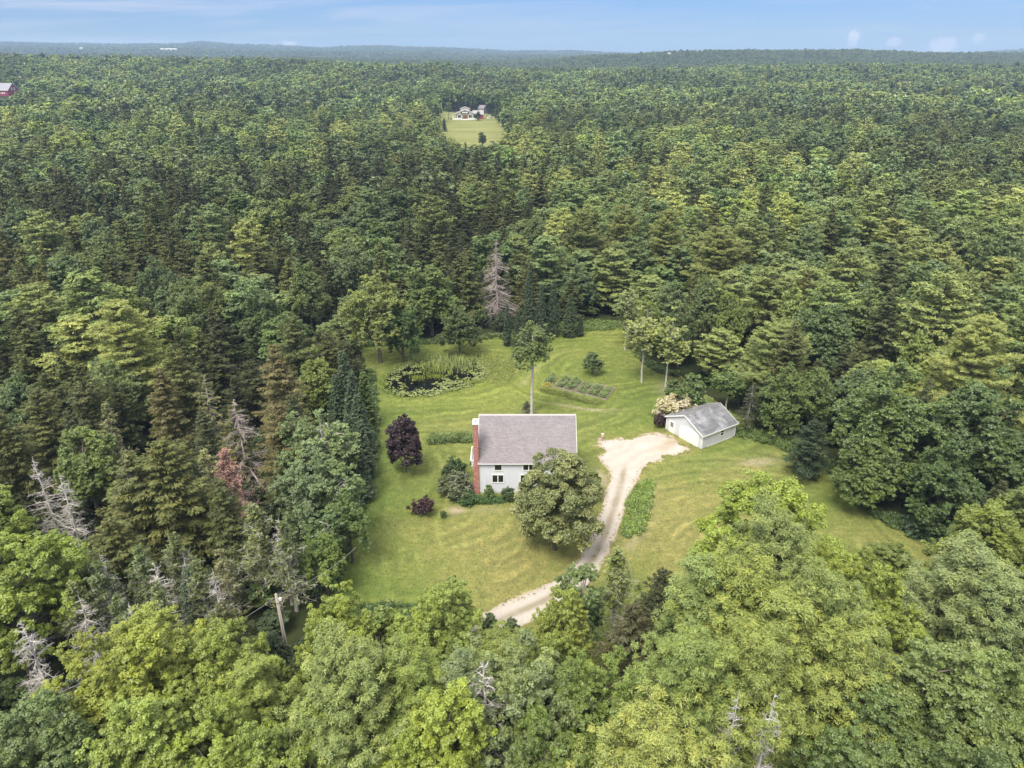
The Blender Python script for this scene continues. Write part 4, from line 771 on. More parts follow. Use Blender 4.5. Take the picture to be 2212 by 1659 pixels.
P_ = np.array(POND); tt = r.uniform(0, len(P_), 5200); k0 = tt.astype(int) % len(P_); f_ = (tt % 1)[:, None]; rim = P_[k0] * (1 - f_) + P_[(k0 + 1) % len(P_)] * f_ + r.normal(0, .55, (5200, 2))
blades('pond_bank_grass', rim[:3000], .28, .05, (.17, .23, .05), 94, 'longer grass growing around the pond bank', .3, 'grass')

r = np.random.default_rng(97); tx = r.uniform(x0, x1, 190000); ty = r.uniform(y0, y1, 190000); kk = (sdf(tx, ty, LAWN) < -.3) & (sdf(tx, ty, DRIVE) > .5) & (sdf(tx, ty, POND) > .8) & (r.random(len(tx)) < .25 + .9 * fbm(tx / 3, ty / 3, 98, 4)) & ~((tx > HX0) & (tx < HX1) & (ty > HY0) & (ty < HY1)) & ~((tx > 26) & (tx < 37) & (ty > 97) & (ty < 110))
o = leafpile('lawn_clover', None, np.column_stack([tx, ty])[kk], .045, .12, 60000, .10, (.115, .150, .038), 99); tag(o, 'clover and uneven grass tufts all over the mown lawn', 'grass', kind='stuff')
# ------------------------------------------------------------------ person flying the drone, near the drive
pgx, pgy = G(1301, 950); person = empty('person', (pgx, pgy, 0), R_(188)); person.scale = (.84,) * 3
tag(person, 'person in white shirt and pink shorts standing on the grass beside the gravel', 'person')
def skin(name, verts, edges, rad, mat, parent, root=0):
    me = bpy.data.meshes.new(name); me.from_pydata(verts, edges, []); me.materials.append(mat); o = put(name, me, parent)
    mo = o.modifiers.new('skin', 'SKIN'); 
    for v_, r0 in zip(me.skin_vertices[0].data, rad): v_.radius = (r0, r0) if not isinstance(r0, tuple) else r0
    me.skin_vertices[0].data[root].use_root = True
    sb = o.modifiers.new('sub', 'SUBSURF'); sb.levels = 1; sb.render_levels = 2
    for p in me.polygons: p.use_smooth = True
    return o
SKIN = simple('skin', (.52, .33, .24), .5, .05); CLOTH = simple('white_cloth', (.78, .78, .80), .9, .05); PINK = simple('pink_cloth', (.66, .42, .42), .9, .06); HAIR = simple('dark_hair', (.02, .016, .014), .7, .2)
pv = [(0, 0, .95), (0, 0, 1.15), (0, 0, 1.38), (0, .0, 1.50), (0, -.01, 1.58), (0, -.02, 1.68), (0, -.01, 1.74)]
pe = [(0, 1), (1, 2), (2, 3), (3, 4), (4, 5), (5, 6)]; pr_ = [(.15, .11), (.13, .10), (.17, .11), .06, .07, .095, .07]
for s_ in (-1, 1):
    b0 = len(pv); pv += [(s_ * .19, 0, 1.42), (s_ * .25, .03, 1.15), (s_ * .16, -.24, 1.08), (s_ * .10, -.32, 1.10)]; pe += [(2, b0), (b0, b0 + 1), (b0 + 1, b0 + 2), (b0 + 2, b0 + 3)]; pr_ += [.058, .046, .034, .03]
    # hand: palm, four fingers and a thumb
    for q, fl in enumerate((.055, .065, .06, .045)):
        c0 = len(pv); pv += [(s_ * (.10 - .012 * q) - s_ * .0, -.36, 1.12 - .018 * q), (s_ * (.075 - .012 * q), -.36 - fl * .6, 1.115 - .018 * q)]; pe += [(b0 + 3, c0), (c0, c0 + 1)]; pr_ += [.010, .008]
    c0 = len(pv); pv += [(s_ * .07, -.33, 1.15), (s_ * .05, -.36, 1.17)]; pe += [(b0 + 3, c0), (c0, c0 + 1)]; pr_ += [.012, .009]
    c0 = len(pv); pv += [(s_ * .09, 0, .88), (s_ * .10, -.02, .50), (s_ * .10, .02, .10), (s_ * .11, -.10, .03)]; pe += [(0, c0), (c0, c0 + 1), (c0 + 1, c0 + 2), (c0 + 2, c0 + 3)]; pr_ += [.085, .058, .042, .035]
skin('body', pv, pe, pr_, SKIN, person)
skin('shirt', [(0, 0, .92), (0, 0, 1.15), (0, 0, 1.38), (.20, 0, 1.42), (.255, .03, 1.2), (-.20, 0, 1.42), (-.255, .03, 1.2)], [(0, 1), (1, 2), (2, 3), (3, 4), (2, 5), (5, 6)], [(.17, .13), (.155, .125), (.185, .13), .08, .07, .08, .07], CLOTH, person)
skin('shorts', [(0, 0, .93), (.10, 0, .84), (.11, -.01, .55), (-.10, 0, .84), (-.11, -.01, .55)], [(0, 1), (1, 2), (0, 3), (3, 4)], [(.165, .125), .105, .09, .105, .09], PINK, person)
skin('hair', [(0, .035, 1.64), (0, .02, 1.73), (0, -.03, 1.765)], [(0, 1), (1, 2)], [.09, .10, .08], HAIR, person)
rc = empty('remote_controller', (pgx, pgy, 0), R_(188)); rc.scale = (.84,) * 3; tag(rc, 'small black remote controller in the hands of the person', 'controller')
b = MB(); b.box(-.09, .09, -.42, -.35, 1.08, 1.14); b.build('case', simple('black_plastic', (.015, .015, .015), .4), rc, bevel=.01); b = MB(); b.box(-.06, .06, -.43, -.40, 1.14, 1.24); b.build('screen', GLASS, rc)

# ------------------------------------------------------------------ utility pole with wires, lower left
PB = G(628, 1452); PY = PB[1]; PX, PZ = W(616, 1283, PY); PX = (PB[0] + PX) / 2
pole = empty('utility_pole', (PB[0], PB[1], 0)); tag(pole, 'weathered wooden utility pole with a white conduit among the dark trees', 'utility pole'); PH = PZ
b = MB(); b.tube([(0, 0, -.3), (-.04, 0, PH * .5), (-.10, 0, PH)], [.17, .15, .12], 10); b.build('pole', simple('pole_wood', (.36, .31, .27), .9, .2, 4), pole, True)
b = MB(); b.tube([(.17, -.06, .5), (.13, -.06, PH * .5), (.06, -.06, PH - .9)], .04, 6); b.build('conduit', simple('grey_conduit', (.62, .61, .60), .5), pole)
b = MB(); b.box(.12, .36, -.1, .1, PH - .75, PH - .5); b.bar((0, 0, PH - .6), (.2, 0, PH - .6), .05); b.build('insulator', WHITE, pole)
b = MB(); b.tube([(-.06, 0, PH - 1.05), (-.06, 0, PH - .95)], .19, 10); b.build('band', simple('steel_band', (.30, .28, .27), .5), pole)
WIRE = simple('wire', (.24, .23, .22), .6)
def wire(a, c, sag, lab, nm='overhead_wire'):
    a, c = Vector(a), Vector(c); pts = [a.lerp(c, t / 14) - Vector((0, 0, sag * 4 * (t / 14) * (1 - t / 14))) for t in range(15)]; b = MB(); b.tube(pts, .022, 5); o = b.build(nm, WIRE); tag(o, lab, 'wire'); return o
q1 = G(520, 1400, 6.0); q2 = G(770, 1190, 8.0)
wire((PB[0] - .1, PB[1], PH - .3), (q1[0] - 8, q1[1] - 1, 6.3), 1.0, 'thin overhead wire running from the wooden pole down into the trees')
wire((PB[0] - .1, PB[1], PH - .1), (q2[0], q2[1], 8.5), .8, 'thin overhead wire from the pole top towards the trees by the lawn')

# ------------------------------------------------------------------ far buildings
CREAM = simple('cream_paint', (.66, .62, .55), .7, .06); GREYR = simple('grey_far_roof', (.22, .21, .24), .9, .15, .4); PALER = simple('pale_far_roof', (.34, .31, .32), .9, .12, .4); REDW = simple('barn_red', (.27, .035, .075), .8, .12, .4); ORNG = simple('orange_paint', (.55, .20, .07), .7); BRN = simple('brown_paint', (.22, .08, .05), .8)
def gz(x, y): return float(ground_z(np.array([x]), np.array([y]))[0])
def ground_hit(px, py):
    d = ray(px, py); lo = None; t = 60.
    while t < 15000:
        x, y, z = d[0] * t, d[1] * t, CAM_H + d[2] * t
        if z < gz(x, y): return x, y, gz(x, y)
        t *= 1.004
    return x, y, z
def gable(parent, w_, d_, h, rise, walls, roof, nm=('wall', 'roof'), o=(0, 0, 0), ovh=.35, axis='x'):
    ox, oy, oz = o; b = MB()
    if axis == 'x': b.prism([(oy - d_ / 2, oz), (oy + d_ / 2, oz), (oy + d_ / 2, oz + h), (oy, oz + h + rise - .1), (oy - d_ / 2, oz + h)], ox - w_ / 2, ox + w_ / 2, 'x')
    else: b.prism([(ox - w_ / 2, oz), (ox + w_ / 2, oz), (ox + w_ / 2, oz + h), (ox, oz + h + rise - .1), (ox - w_ / 2, oz + h)], oy - d_ / 2, oy + d_ / 2, 'y')
    wl_ = b.build(nm[0], walls, parent); b = MB(); t = .25
    if axis == 'x':
        s = rise / (d_ / 2)
        for sg in (-1, 1): b.prism([(oy + sg * (d_ / 2 + ovh), oz + h - ovh * s + .05), (oy, oz + h + rise + .05), (oy, oz + h + rise - t), (oy + sg * (d_ / 2 + ovh), oz + h - ovh * s - t + .1)], ox - w_ / 2 - ovh, ox + w_ / 2 + ovh, 'x')
    else:
        s = rise / (w_ / 2)
        for sg in (-1, 1): b.prism([(ox + sg * (w_ / 2 + ovh), oz + h - ovh * s + .05), (ox, oz + h + rise + .05), (ox, oz + h + rise - t), (ox + sg * (w_ / 2 + ovh), oz + h - ovh * s - t + .1)], oy - d_ / 2 - ovh, oy + d_ / 2 + ovh, 'y')
    rf_ = b.build(nm[1], roof, parent); return wl_, rf_
def fwin(parent, x, y, z, w_, h_, mat=None, nm='window', fr=.2):
    b = MB(); b.box(x - w_ / 2 - fr, x + w_ / 2 + fr, y - .12, y + .05, z - fr, z + h_ + fr); o = b.build(nm, WHITE, parent); b = MB(); b.box(x - w_ / 2, x + w_ / 2, y - .18, y - .13, z, z + h_); b.build('pane', mat or GLASS, o)
fxx, fyy, fzz = ground_hit(1005, 259)
fh = empty('farmhouse', (fxx, fyy, fzz), R_(3)); tag(fh, 'wide cream farmhouse with a columned porch and arched dormer above the far meadow', 'house')
b = MB(); b.box(-8.5, 8.5, -3.2, 7, 0, 5.0); b.build('wall', CREAM, fh)
b = MB()
for sg in (-1, 1): b.prism([(sg * 12.3, 4.6), (0, 9.2), (0, 8.8), (sg * 12.3, 4.2)], -6.4, 7.6, 'y')
b.build('roof', PALER, fh)
b = MB(); b.prism([(-10.5, 4.9), (10.5, 4.9), (0, 8.8)], -5.9, -5.7, 'y'); b.build('gable', CREAM, fh)
gable(fh, 8.6, 8, 2.0, 1.5, CREAM, PALER, ('upper_storey', 'upper_roof'), (0, .8, 8.0), .5, 'y')
b = MB(); n_ = 12; b.prism([(4.0 * math.cos(math.pi * k / n_), 5.9 + 2.7 * math.sin(math.pi * k / n_)) for k in range(n_ + 1)], -6.1, -5.9, 'y'); dm = b.build('arched_dormer', simple('dormer_dark_glass', (.08, .08, .09), .3), fh)  # dormer front in one plain dark grey
b = MB(); b.box(-4.0, 4.0, -6.22, -6.11, 5.55, 6.05); b.build('lintel', BRN, dm); b = MB()
for xx in (-1.8, 0, 1.8): b.box(xx - .75, xx + .75, -6.2, -6.11, 6.3, 7.5)
b.build('window_band', WHITE, dm)
b = MB(); b.box(-12, 12, -6.3, -3.2, 0, .9); b.build('porch_floor', WHITE, fh)
for xx in (-11.5, -7.2, -3.2, 3.2, 7.2, 11.5): b = MB(); b.box(xx - .35, xx + .35, -6.2, -5.5, .9, 4.5); b.build('porch_column', WHITE, fh)
for q in (-11.2, 3.5): b = MB(); b.box(q, q + 7.7, -6.15, -6.0, 1.0, 2.0); b.build('porch_rail', WHITE, fh)
b = MB(); b.box(-1.6, 1.6, -3.32, -3.22, .95, 3.6); b.build('front_door', ORNG, fh)
for xx in (-6, -3.3, 4.2, 6.8): fwin(fh, xx, -3.2, 1.7, 1.2, 1.7)
b = MB(); b.box(-2.4, 2.4, -7.6, -6.32, 0, .5); b.build('steps', WHITE, fh)
gable(fh, 10, 8, 4.5, 3.2, REDW, PALER, ('wing_wall', 'wing_roof'), (12.5, 9, 0), .4, 'x')
x_, y_, z_ = ground_hit(1043, 246); ob = empty('outbuilding', (x_, y_, z_), R_(-24)); tag(ob, 'grey roofed two storey outbuilding behind the farmhouse', 'outbuilding')
gable(ob, 6.5, 8.5, 5.6, 2.8, simple('lilac_grey_wall', (.40, .37, .44), .8), GREYR, o=(0, 0, 0), axis='x')
for xx in (-2, 1.6): fwin(ob, xx, -4.25, 3.4, 1.0, 1.4); 
fwin(ob, -1.8, -4.25, .4, 1.2, 2.0, WHITE, 'door'); fwin(ob, 1.7, -4.25, .6, 1.4, 1.6)
x_, y_, z_ = ground_hit(1056, 257); sh = empty('shed', (x_, y_, z_), R_(-10)); tag(sh, 'tiny white garden shed right of the farmhouse', 'shed'); gable(sh, 3.4, 3, 2.4, 1.0, WHITE, PALER, axis='y'); fwin(sh, .4, -1.5, .1, .9, 1.9, GREYR, 'door', .05)
x_, y_, z_ = ground_hit(905, 239); car = empty('parked_car', (x_, y_, z_ + .5), R_(4)); tag(car, 'small white car parked at the wood edge left of the farmhouse', 'car')
b = MB(); b.prism([(-2.3, .35), (2.3, .35), (2.3, .85), (1.3, .95), (.7, 1.5), (-1.4, 1.5), (-2.0, .95), (-2.3, .9)], -.85, .85, 'y'); b.build('body', simple('car_paint', (.78, .78, .80), .3), car, bevel=.05); b = MB(); b.prism([(1.1, .97), (.64, 1.42), (-1.3, 1.42), (-1.8, .97)], -.865, .865, 'y'); b.build('windows', GLASS, car)
for (xx, yy) in ((1.4, -.8), (1.4, .8), (-1.4, -.8), (-1.4, .8)): b = MB(); b.tube([(xx, yy - .1, .34), (xx, yy + .1, .34)], .34, 12); b.build('wheel', HAIR, car)
x_, y_, z_ = ground_hit(955, 262); fp = empty('flagpole', (x_, y_, z_)); tag(fp, 'tall thin white pole left of the farmhouse', 'pole'); b = MB(); b.tube([(0, 0, 0), (0, 0, 15.5)], [.22, .14], 8); b.build('pole', WHITE, fp); b = MB(); b.tube([(0, 0, 15.5), (0, 0, 15.8)], .25, 8); b.build('finial', WHITE, fp)
# red barn
x_, y_, z_ = ground_hit(6, 207); bn = empty('barn', (x_, y_, z_), R_(-14)); tag(bn, 'long red barn with grey roof and white windows, half out of the frame', 'barn')
gable(bn, 34, 15, 6.6, 6.8, REDW, simple('lilac_grey_roof', (.29, .28, .33), .85, .1, .3), axis='x', ovh=.5)
for xx in (2, 5, 8.5, 11.5): fwin(bn, xx, -7.5, 2.6, 1.4, 1.2, WHITE)
for q in (-2.3, 1.0): gwb = MB(); gwb.box(17.0, 17.12, q, q + 1.3, 6.0, 9.0); gwb.build('gable_window', WHITE, bn)
if True: b = MB(); b.box(-17.6, 17.6, -8.15, -8.0, 5.9, 6.5)
b.prism([(-8.1, 6.2), (0, 13.75), (0, 13.1), (-8.1, 5.6)], 17.56, 17.7, 'x'); b.prism([(0, 13.75), (8.1, 6.2), (8.1, 5.6), (0, 13.1)], 17.56, 17.7, 'x'); b.build('trim', WHITE, bn)
# buildings far out on the hills, standing clear of the tree tops
for (px_, py_, w_, h_, rs, Yd, lab) in ((365, 108.3, 84, 5, 3, 4100, 'long white roofed building far off on the wooded hills'), (176, 106.2, 12, 6, 4, 4000, 'small white house far off on the left hills'), (1446, 119.5, 10, 5, 3, 2330, 'small white house on the near wooded hill')):
    X_, Z_ = W(px_, py_, Yd); o = empty('hill_house', (X_, Yd, Z_)); tag(o, lab, 'house'); gable(o, w_, 12, h_, rs, simple('far_white', (.74, .74, .74), .8), simple('far_white_roof', (.66, .67, .70), .8), axis='x' if w_ > 20 else 'y'); b = MB(); b.box(-w_ / 2 + .5, w_ / 2 - .5, -5.5, 5.5, -18, 0); b.build('basement', CONC, o)
    for q in range(3): fwin(o, (q - 1) * w_ / 4, -6, 2, w_ / 14, 3)
X_, Z_ = W(812, 101.5, 7000); o = empty('radio_mast', (X_, 7000, Z_)); tag(o, 'thin radio mast on the farthest blue hill', 'mast'); b = MB(); b.tube([(0, 0, -30), (0, 0, 32)], [1.6, .8], 6); b.build('mast', simple('mast_grey', (.25, .25, .27), .7), o); b = MB(); b.tube([(-2, 0, 24), (2, 0, 24)], .5, 6); b.build('antenna', WHITE, o)
# ------------------------------------------------------------------ trees
YG, YL, MG, DG, BG_ = (.205, .262, .052), (.228, .268, .052), (.155, .196, .047), (.096, .134, .036), (.160, .205, .082)
PG, PL, SD, SG, SO = (.130, .160, .052), (.180, .208, .066), (.056, .066, .025), (.084, .102, .034), (.120, .128, .038)
YPG = (.19, .235, .07)
HERO = []
def tree(kind, var, x, y, H, R, col, name, label, cat='tree', group=None, rz=None, lean=None):
    if kind == 'pineA' and y < 75: kind = 'pineN'
    if kind == 'mapleA' and y < 66: kind = 'mapleN'
    if kind == 'mapleB' and y < 66: kind = 'mapleN'
    cm, tm, H0, R0 = LIB[kind][var % len(LIB[kind])]
    if kind in ('pineA', 'pineB', 'pineN'): col = (col[0] * 1.18, col[1] * 1.18, col[2] * 1.12)
    if y < 75 and kind in ('mapleN', 'pineN'): col = (col[0] * 1.18, col[1] * 1.20, col[2] * .95)
    z = float(ground_z(np.array([x]), np.array([y]))[0])
    e = empty(name, (x, y, z - .05), rz if rz is not None else (x * 7.3 + y * 3.1) % 6.28, (R / R0, R / R0, H / H0))
    if lean: e.rotation_euler = (lean[0], lean[1], e.rotation_euler[2])
    tag(e, label, cat, group)
    if cm: c = put('crown', cm, e); c.color = (*col, 1)
    put('trunk', tm, e); return e
def hero(kind, var, px, ytop, H, R, col, name, label, base=None, cat='tree', group=None, rz=None, keep=True):
    """placed by its top (px, ytop) and height, or by its foot when base=(bx, by)"""
    if base:
        x, y = G(*base); X2, H = W(px, ytop, y)
    else: x, y = G(px, ytop, H)
    if keep: HERO.append((x, y, H, R))
    return tree(kind, var, x, y, H, R, col, name, label, cat, group, rz)
T = hero
T('mapleA', 2, 816, 597, 0, 6.2, (.255, .300, .085), 'maple_tree', 'light green maple with a bare trunk standing on the lawn left of the pond', (822, 783))
T('full', 1, 925, 553, 18, 7.0, (.155, .215, .058), 'maple_tree', 'big full green maple behind the lily pond')
T('full', 0, 862, 640, 14, 4.2, (.10, .16, .04), 'maple_tree', 'darker maple between the pond maple and the big full one')
T('full', 2, 990, 660, 11, 4.6, DG, 'maple_tree', 'low dark maple left of the dead spruce')
T('deadspruce', 0, 1073, 517, 19.5, 5.6, SD, 'dead_spruce', 'tall dead spruce with drooping bare pinkish grey branches behind the pond')
for k, (a_, b_, h_, r_, l_) in enumerate([(1143, 582, 15.5, 2.0, 'tallest narrow fir right of the dead spruce'), (1171, 612, 13, 1.7, 'narrow dark fir squeezed between two taller firs behind the pond'), (1197, 602, 13.5, 1.9, 'narrow blue tipped fir just right of the tallest fir'), (1232, 633, 0, 2.1, 'narrow fir standing free at the far lawn edge'), (1118, 668, 9, 1.5, 'short fir at the foot of the dead spruce'), (1255, 680, 5, 1.2, 'very small fir at the far lawn edge'), (1096, 655, 9.5, 1.5, 'short fir in front of the dead spruce trunk')]):
    T('fir', k, a_, b_, h_, r_ * .82, (.062, .095, .048) if k != 3 else (.085, .125, .06), 'fir_tree', l_, (1230, 728) if k == 3 else None, group='narrow firs behind the pond')
T('mapleA', 0, 1142, 690, 0, 3.9, (.185, .245, .085), 'white_stemmed_tree', 'slim tree with bare pale trunk standing behind the house ridge', (1149, 905), rz=1.)
# its own pale stem is long and bare: lift the crown onto a birch trunk
e_ = bpy.context.scene.objects[-1].parent
hx_, hy_ = e_.location.x, e_.location.y
for ch in list(e_.children):
    if ch.name.startswith('trunk'): bpy.data.objects.remove(ch)
    else: 
        ch.scale = (1, 1, .68); ch.location.z = 15 * .34
wd = Wood(); r = np.random.default_rng(5); tp = np.array([(-.15, 0, 0), (-.05, .1, 4), (.1, 0, 8), (.0, .1, 12), (0, 0, 14)]); wd.path(tp, [.30, .26, .22, .15, .05], 8)
for q in range(16):
    zt_ = r.uniform(7.5, 12.5); a_ = r.uniform(0, 6.28); l_ = r.uniform(1.5, 3.4); wd.path([(0, 0, zt_), (math.cos(a_) * l_ * .6, math.sin(a_) * l_ * .6, zt_ + .8), (math.cos(a_) * l_, math.sin(a_) * l_, zt_ + 1.5)], [.08, .05, .02], 4)
tt_ = put('trunk', wd.mesh('pale_trunk', BIRCH), e_); tt_.scale = (4.6 / 3.7 * .8, 4.6 / 3.7 * .8, 1)
T('sparse', 0, 1137, 866, 0, 1.5, (.12, .15, .06), 'shrub', 'thin twiggy shrub beside the pale trunk behind the house', (1138, 895), 'shrub')
T('purple', 0, 877, 893, 0, 3.5, (.040, .015, .021), 'purple_maple', 'dark purple maple on the lawn left of the house', (878, 1019))
T('shrub', 0, 915, 1076, 0, 1.6, (.055, .012, .016), 'burgundy_shrub', 'round burgundy shrub on the front lawn', (915, 1113), 'shrub')
T('shrub', 1, 957, 1101, 0, .55, (.09, .17, .035), 'shrub', 'tiny green shrub beside the round burgundy one', (957, 1118), 'shrub')
T('linden', 0, 1197, 946, 0, 6.2, (.165, .195, .064), 'linden_tree', 'big yellow green flowering linden in front of the house', (1199, 1186), rz=.6)
T('sapling', 0, 1278, 1010, 5.0, 2.0, (.155, .185, .045), 'shrub', 'yellow green shrub between the linden and the drive', None, 'shrub')
T('shrub', 2, 985, 988, 3.6, 2.0, (.062, .115, .024), 'shrub', 'tall dark green shrub beside the brick chimney', None, 'shrub')
T('sapling', 1, 963, 1000, 3.4, 1.0, (.070, .115, .035), 'shrub', 'narrow dark shrub at the lawn side of the grey green shrubs', None, 'shrub')
T('shrub', 0, 984, 1026, 3.2, 2.5, (.105, .130, .060), 'shrub', 'wide grey green shrub with pale twigs left of the chimney', None, 'shrub')
T('sparse', 1, 994, 1020, 3.6, 2.2, (.14, .16, .09), 'shrub', 'pale twiggy willow shrub in front of the chimney foot', None, 'shrub')
T('shrub', 1, 1012, 1062, 1.6, 1.9, (.045, .105, .018), 'shrub', 'low dark green shrub below the chimney foot', None, 'shrub')
T('sapling', 2, 1057, 1044, 2.6, 1.0, (.13, .20, .05), 'shrub', 'upright light green shrub under the paired lower window', None, 'shrub')
T('shrub', 2, 1099, 1051, 2.3, 1.2, (.07, .115, .03), 'shrub', 'dark round shrub between the lower window and the linden', None, 'shrub')
T('sapling', 0, 1277, 758, 0, 2.3, (.100, .145, .045), 'apple_tree', 'small round apple tree on the lawn above the raised beds', (1279, 809))
T('sapling', 1, 1232, 975 - 10, 2.5, 1.1, (.09, .14, .04), 'shrub', 'bush hidden at the right back corner of the house', None, 'shrub')
for k, (a_, b_, bx, r_, c_, l_) in enumerate([(1350, 612, (1350, 757), 3.4, (.28, .33, .14), 'birch with bleached lower branches at the lawn edge'), (1385, 650, (1386, 826), 4.2, (.34, .38, .145), 'pale leaved birch with a forked white trunk'), (1437, 655, (1437, 840), 4.3, (.32, .37, .13), 'birch with a straight white trunk nearest the garage'), (1402, 632, None, 2.6, YG, 'yellow green birch behind the forked one')]):
    T('birch', k, a_, b_, 15, r_, c_, 'birch_tree', l_, bx, group='birches at the right lawn edge')
T('mapleA', 1, 1530, 590, 18, 4.4, (.165, .215, .075), 'poplar_tree', 'tall loose light green poplar behind the birches')
T('mapleA', 3, 1590, 625, 16, 3.6, (.20, .26, .06), 'maple_tree', 'slender bright green maple right of the tall poplar')
T('full', 0, 1478, 660, 13, 3.6, DG, 'maple_tree', 'dark low maple between the birches and the poplar')
T('full', 2, 1792, 640, 17, 6.2, (.13, .19, .07), 'maple_tree', 'broad blue green maple above the garage roof')
T('spruceA', 0, 1722, 690, 18, 4.2, (.110, .125, .042), 'spruce_tree', 'olive ragged spruce in front of the broad blue green maple')
T('pineA', 0, 1560, 488, 21, 7.0, PL, 'pine_tree', 'very broad pale pine above the poplar')
for k, (a_, b_, l_) in enumerate([(1350, 440, 'layered pine with a rust coloured dead bough'), (1260, 452, 'bluish layered pine above the narrow firs'), (1445, 455, 'layered green pine right of the rusty one')]):
    T('pineA', k, a_, b_, 22, 5.6, PG if k == 1 else PL, 'pine_tree', l_)
T('mapleA', 0, 1155, 460, 16, 4.6, (.16, .205, .075), 'maple_tree', 'pale green poplar behind the dead spruce')
# garage side
T('shrub', 1, 1452, 853, 0, 3.6, (.52, .47, .37), 'flowering_shrub', 'cream flowering shrub behind the left corner of the garage', (1452, 905), 'shrub')
T('shrub', 2, 1424, 890, 0, 1.3, (.055, .016, .022), 'burgundy_shrub', 'dark red shrub under the cream flowering one', (1424, 922), 'shrub')
T('birch', 1, 1558, 783, 13, 3.4, (.125, .19, .045), 'birch_tree', 'green birch with a thin white stem directly behind the garage', (1568, 888))
T('sapling', 0, 1500, 800, 8.5, 3.0, (.125, .185, .05), 'maple_tree', 'bushy young maple behind the cream shrub'); T('sapling', 1, 1460, 820, 5.5, 2.2, (.11, .165, .045), 'maple_tree', 'low young tree between the birches and the cream shrub')
T('spruceA', 1, 1660, 822, 8.5, 2.0, (.05, .075, .032), 'spruce_tree', 'narrow dark spruce right behind the garage'); T('thin', 0, 1628, 828, 9, 2.0, (.06, .07, .035), 'spruce_tree', 'half bare dark spruce at the garage corner')
T('full', 3, 1705, 790, 12.5, 4.2, (.14, .20, .045), 'maple_tree', 'green maple with a pale stem right of the garage'); T('full', 1, 1775, 775, 13, 4.2, (.15, .21, .055), 'maple_tree', 'light green maple behind the one with the pale stem')
T('spruceA', 2, 1762, 905, 9.5, 3.0, (.042, .068, .032), 'spruce_tree', 'dark bushy spruce at the lawn edge right of the garage'); T('mapleB', 2, 1855, 790, 14, 4.0, (.12, .175, .07), 'maple_tree', 'blue green maple behind the two biggest ones')
T('full', 0, 1955, 795, 19, 7.6, (.135, .195, .058), 'maple_tree', 'huge dark green maple with a torn bare limb at the right lawn edge', rz=.5)
T('full', 2, 2135, 800, 19, 7.0, (.120, .178, .060), 'maple_tree', 'huge dark maple behind the torn limb one, near the frame edge', rz=2.)
T('full', 1, 1900, 930, 12, 5.0, (.135, .190, .046), 'maple_tree', 'low skirt of maple foliage on the lawn side of the huge maple'); T('full', 0, 2060, 960, 13, 5.0, (.09, .145, .038), 'maple_tree', 'drooping maple over the blue green reed grass')
T('dead', 1, 1957, 915, 12, 1.5, SD, 'dead_limb', 'bare grey broken limb hanging in the huge maple', None, 'dead branch', keep=False)
# right front
T('mapleA', 3, 1700, 1022, 21, 7.6, (.225, .285, .055), 'maple_tree', 'bright yellow green maple whose top stands in front of the lawn')
T('pineA', 2, 1680, 1110, 20.5, 5.0, (.155, .195, .085), 'pine_tree', 'grey green pine in front of the bright yellow green maple')
T('pineA', 0, 1610, 1215, 20, 5.4, (.165, .200, .062), 'pine_tree', 'wide pine with clumped boughs below the lawn')
T('pineA', 1, 1712, 1290, 20, 5.0, (.175, .210, .070), 'pine_tree', 'yellowish pine right of the clumped one')
T('pineA', 2, 1640, 1370, 19, 5.2, (.160, .195, .065), 'pine_tree', 'wide pine just above the crooked dead trees')
T('pineA', 0, 1840, 1350, 18, 4.6, (.17, .205, .07), 'pine_tree', 'pine between the clumped ones and the broad oak')
T('pineA', 1, 1530, 1215, 19, 4.6, (.165, .215, .090), 'pine_tree', 'pale tipped pine left of the wide clumped one')
T('pineA', 2, 1800, 1250, 20, 4.8, (.150, .190, .075), 'pine_tree', 'wide pine between the clumped one and the yellow maples')
T('mapleA', 0, 1905, 1225, 17, 4.6, (.215, .265, .06), 'maple_tree', 'yellow green maple with knobbly top at the lower lawn edge')
T('mapleA', 2, 1830, 1195, 17, 4.0, (.22, .26, .05), 'maple_tree', 'yellow maple beside the tip of the wide pine')
T('mapleB', 1, 1925, 1180, 8, 4.6, (.13, .165, .04), 'maple_tree', 'low olive tree in front of the reed grass')
T('mapleA', 1, 2165, 1085, 16, 6.4, (.165, .200, .045), 'maple_tree', 'olive green maple at the frame edge below the huge maples')
T('pineA', 1, 2110, 1185, 18, 5.0, (.165, .205, .110), 'pine_tree', 'silvery pine by the frame edge')
T('pineA', 0, 2195, 1250, 18, 5.0, (.145, .185, .095), 'pine_tree', 'grey green pine cut by the frame edge below the silvery one')
T('spruceA', 1, 1432, 1222, 16, 3.0, (.055, .065, .024), 'spruce_tree', 'dark brownish spruce standing alone before the right lawn')
T('spruceA', 3, 1370, 1300, 16, 3.8, (.075, .075, .03), 'spruce_tree', 'brownish spruce left of the pale tipped pine')
T('sparse', 2, 1335, 1188, 12, 2.9, (.20, .24, .065), 'thin_tree', 'thinly leaved yellow green tree with bare twigs beside the drive')
T('birch', 0, 1262, 1212, 13, 3.3, (.13, .185, .05), 'poplar_tree', 'bluish young poplar leaning over the gravel drive')
T('mapleA', 1, 1218, 1262, 15, 3.6, (.22, .255, .06), 'maple_tree', 'slender yellow maple standing where the drive disappears')
T('mapleA', 3, 1190, 1380, 14, 4.2, (.17, .215, .045), 'maple_tree', 'green maple below the slender yellow one')
T('mapleA', 0, 945, 1258, 15, 4.4, (.22, .275, .07), 'maple_tree', 'pale yellow green maple at the lower lawn edge above the big poplar')
T('sapling', 1, 985, 1245, 10, 2.4, (.13, .175, .035), 'maple_tree', 'narrow olive tree behind the pale yellow green maple')
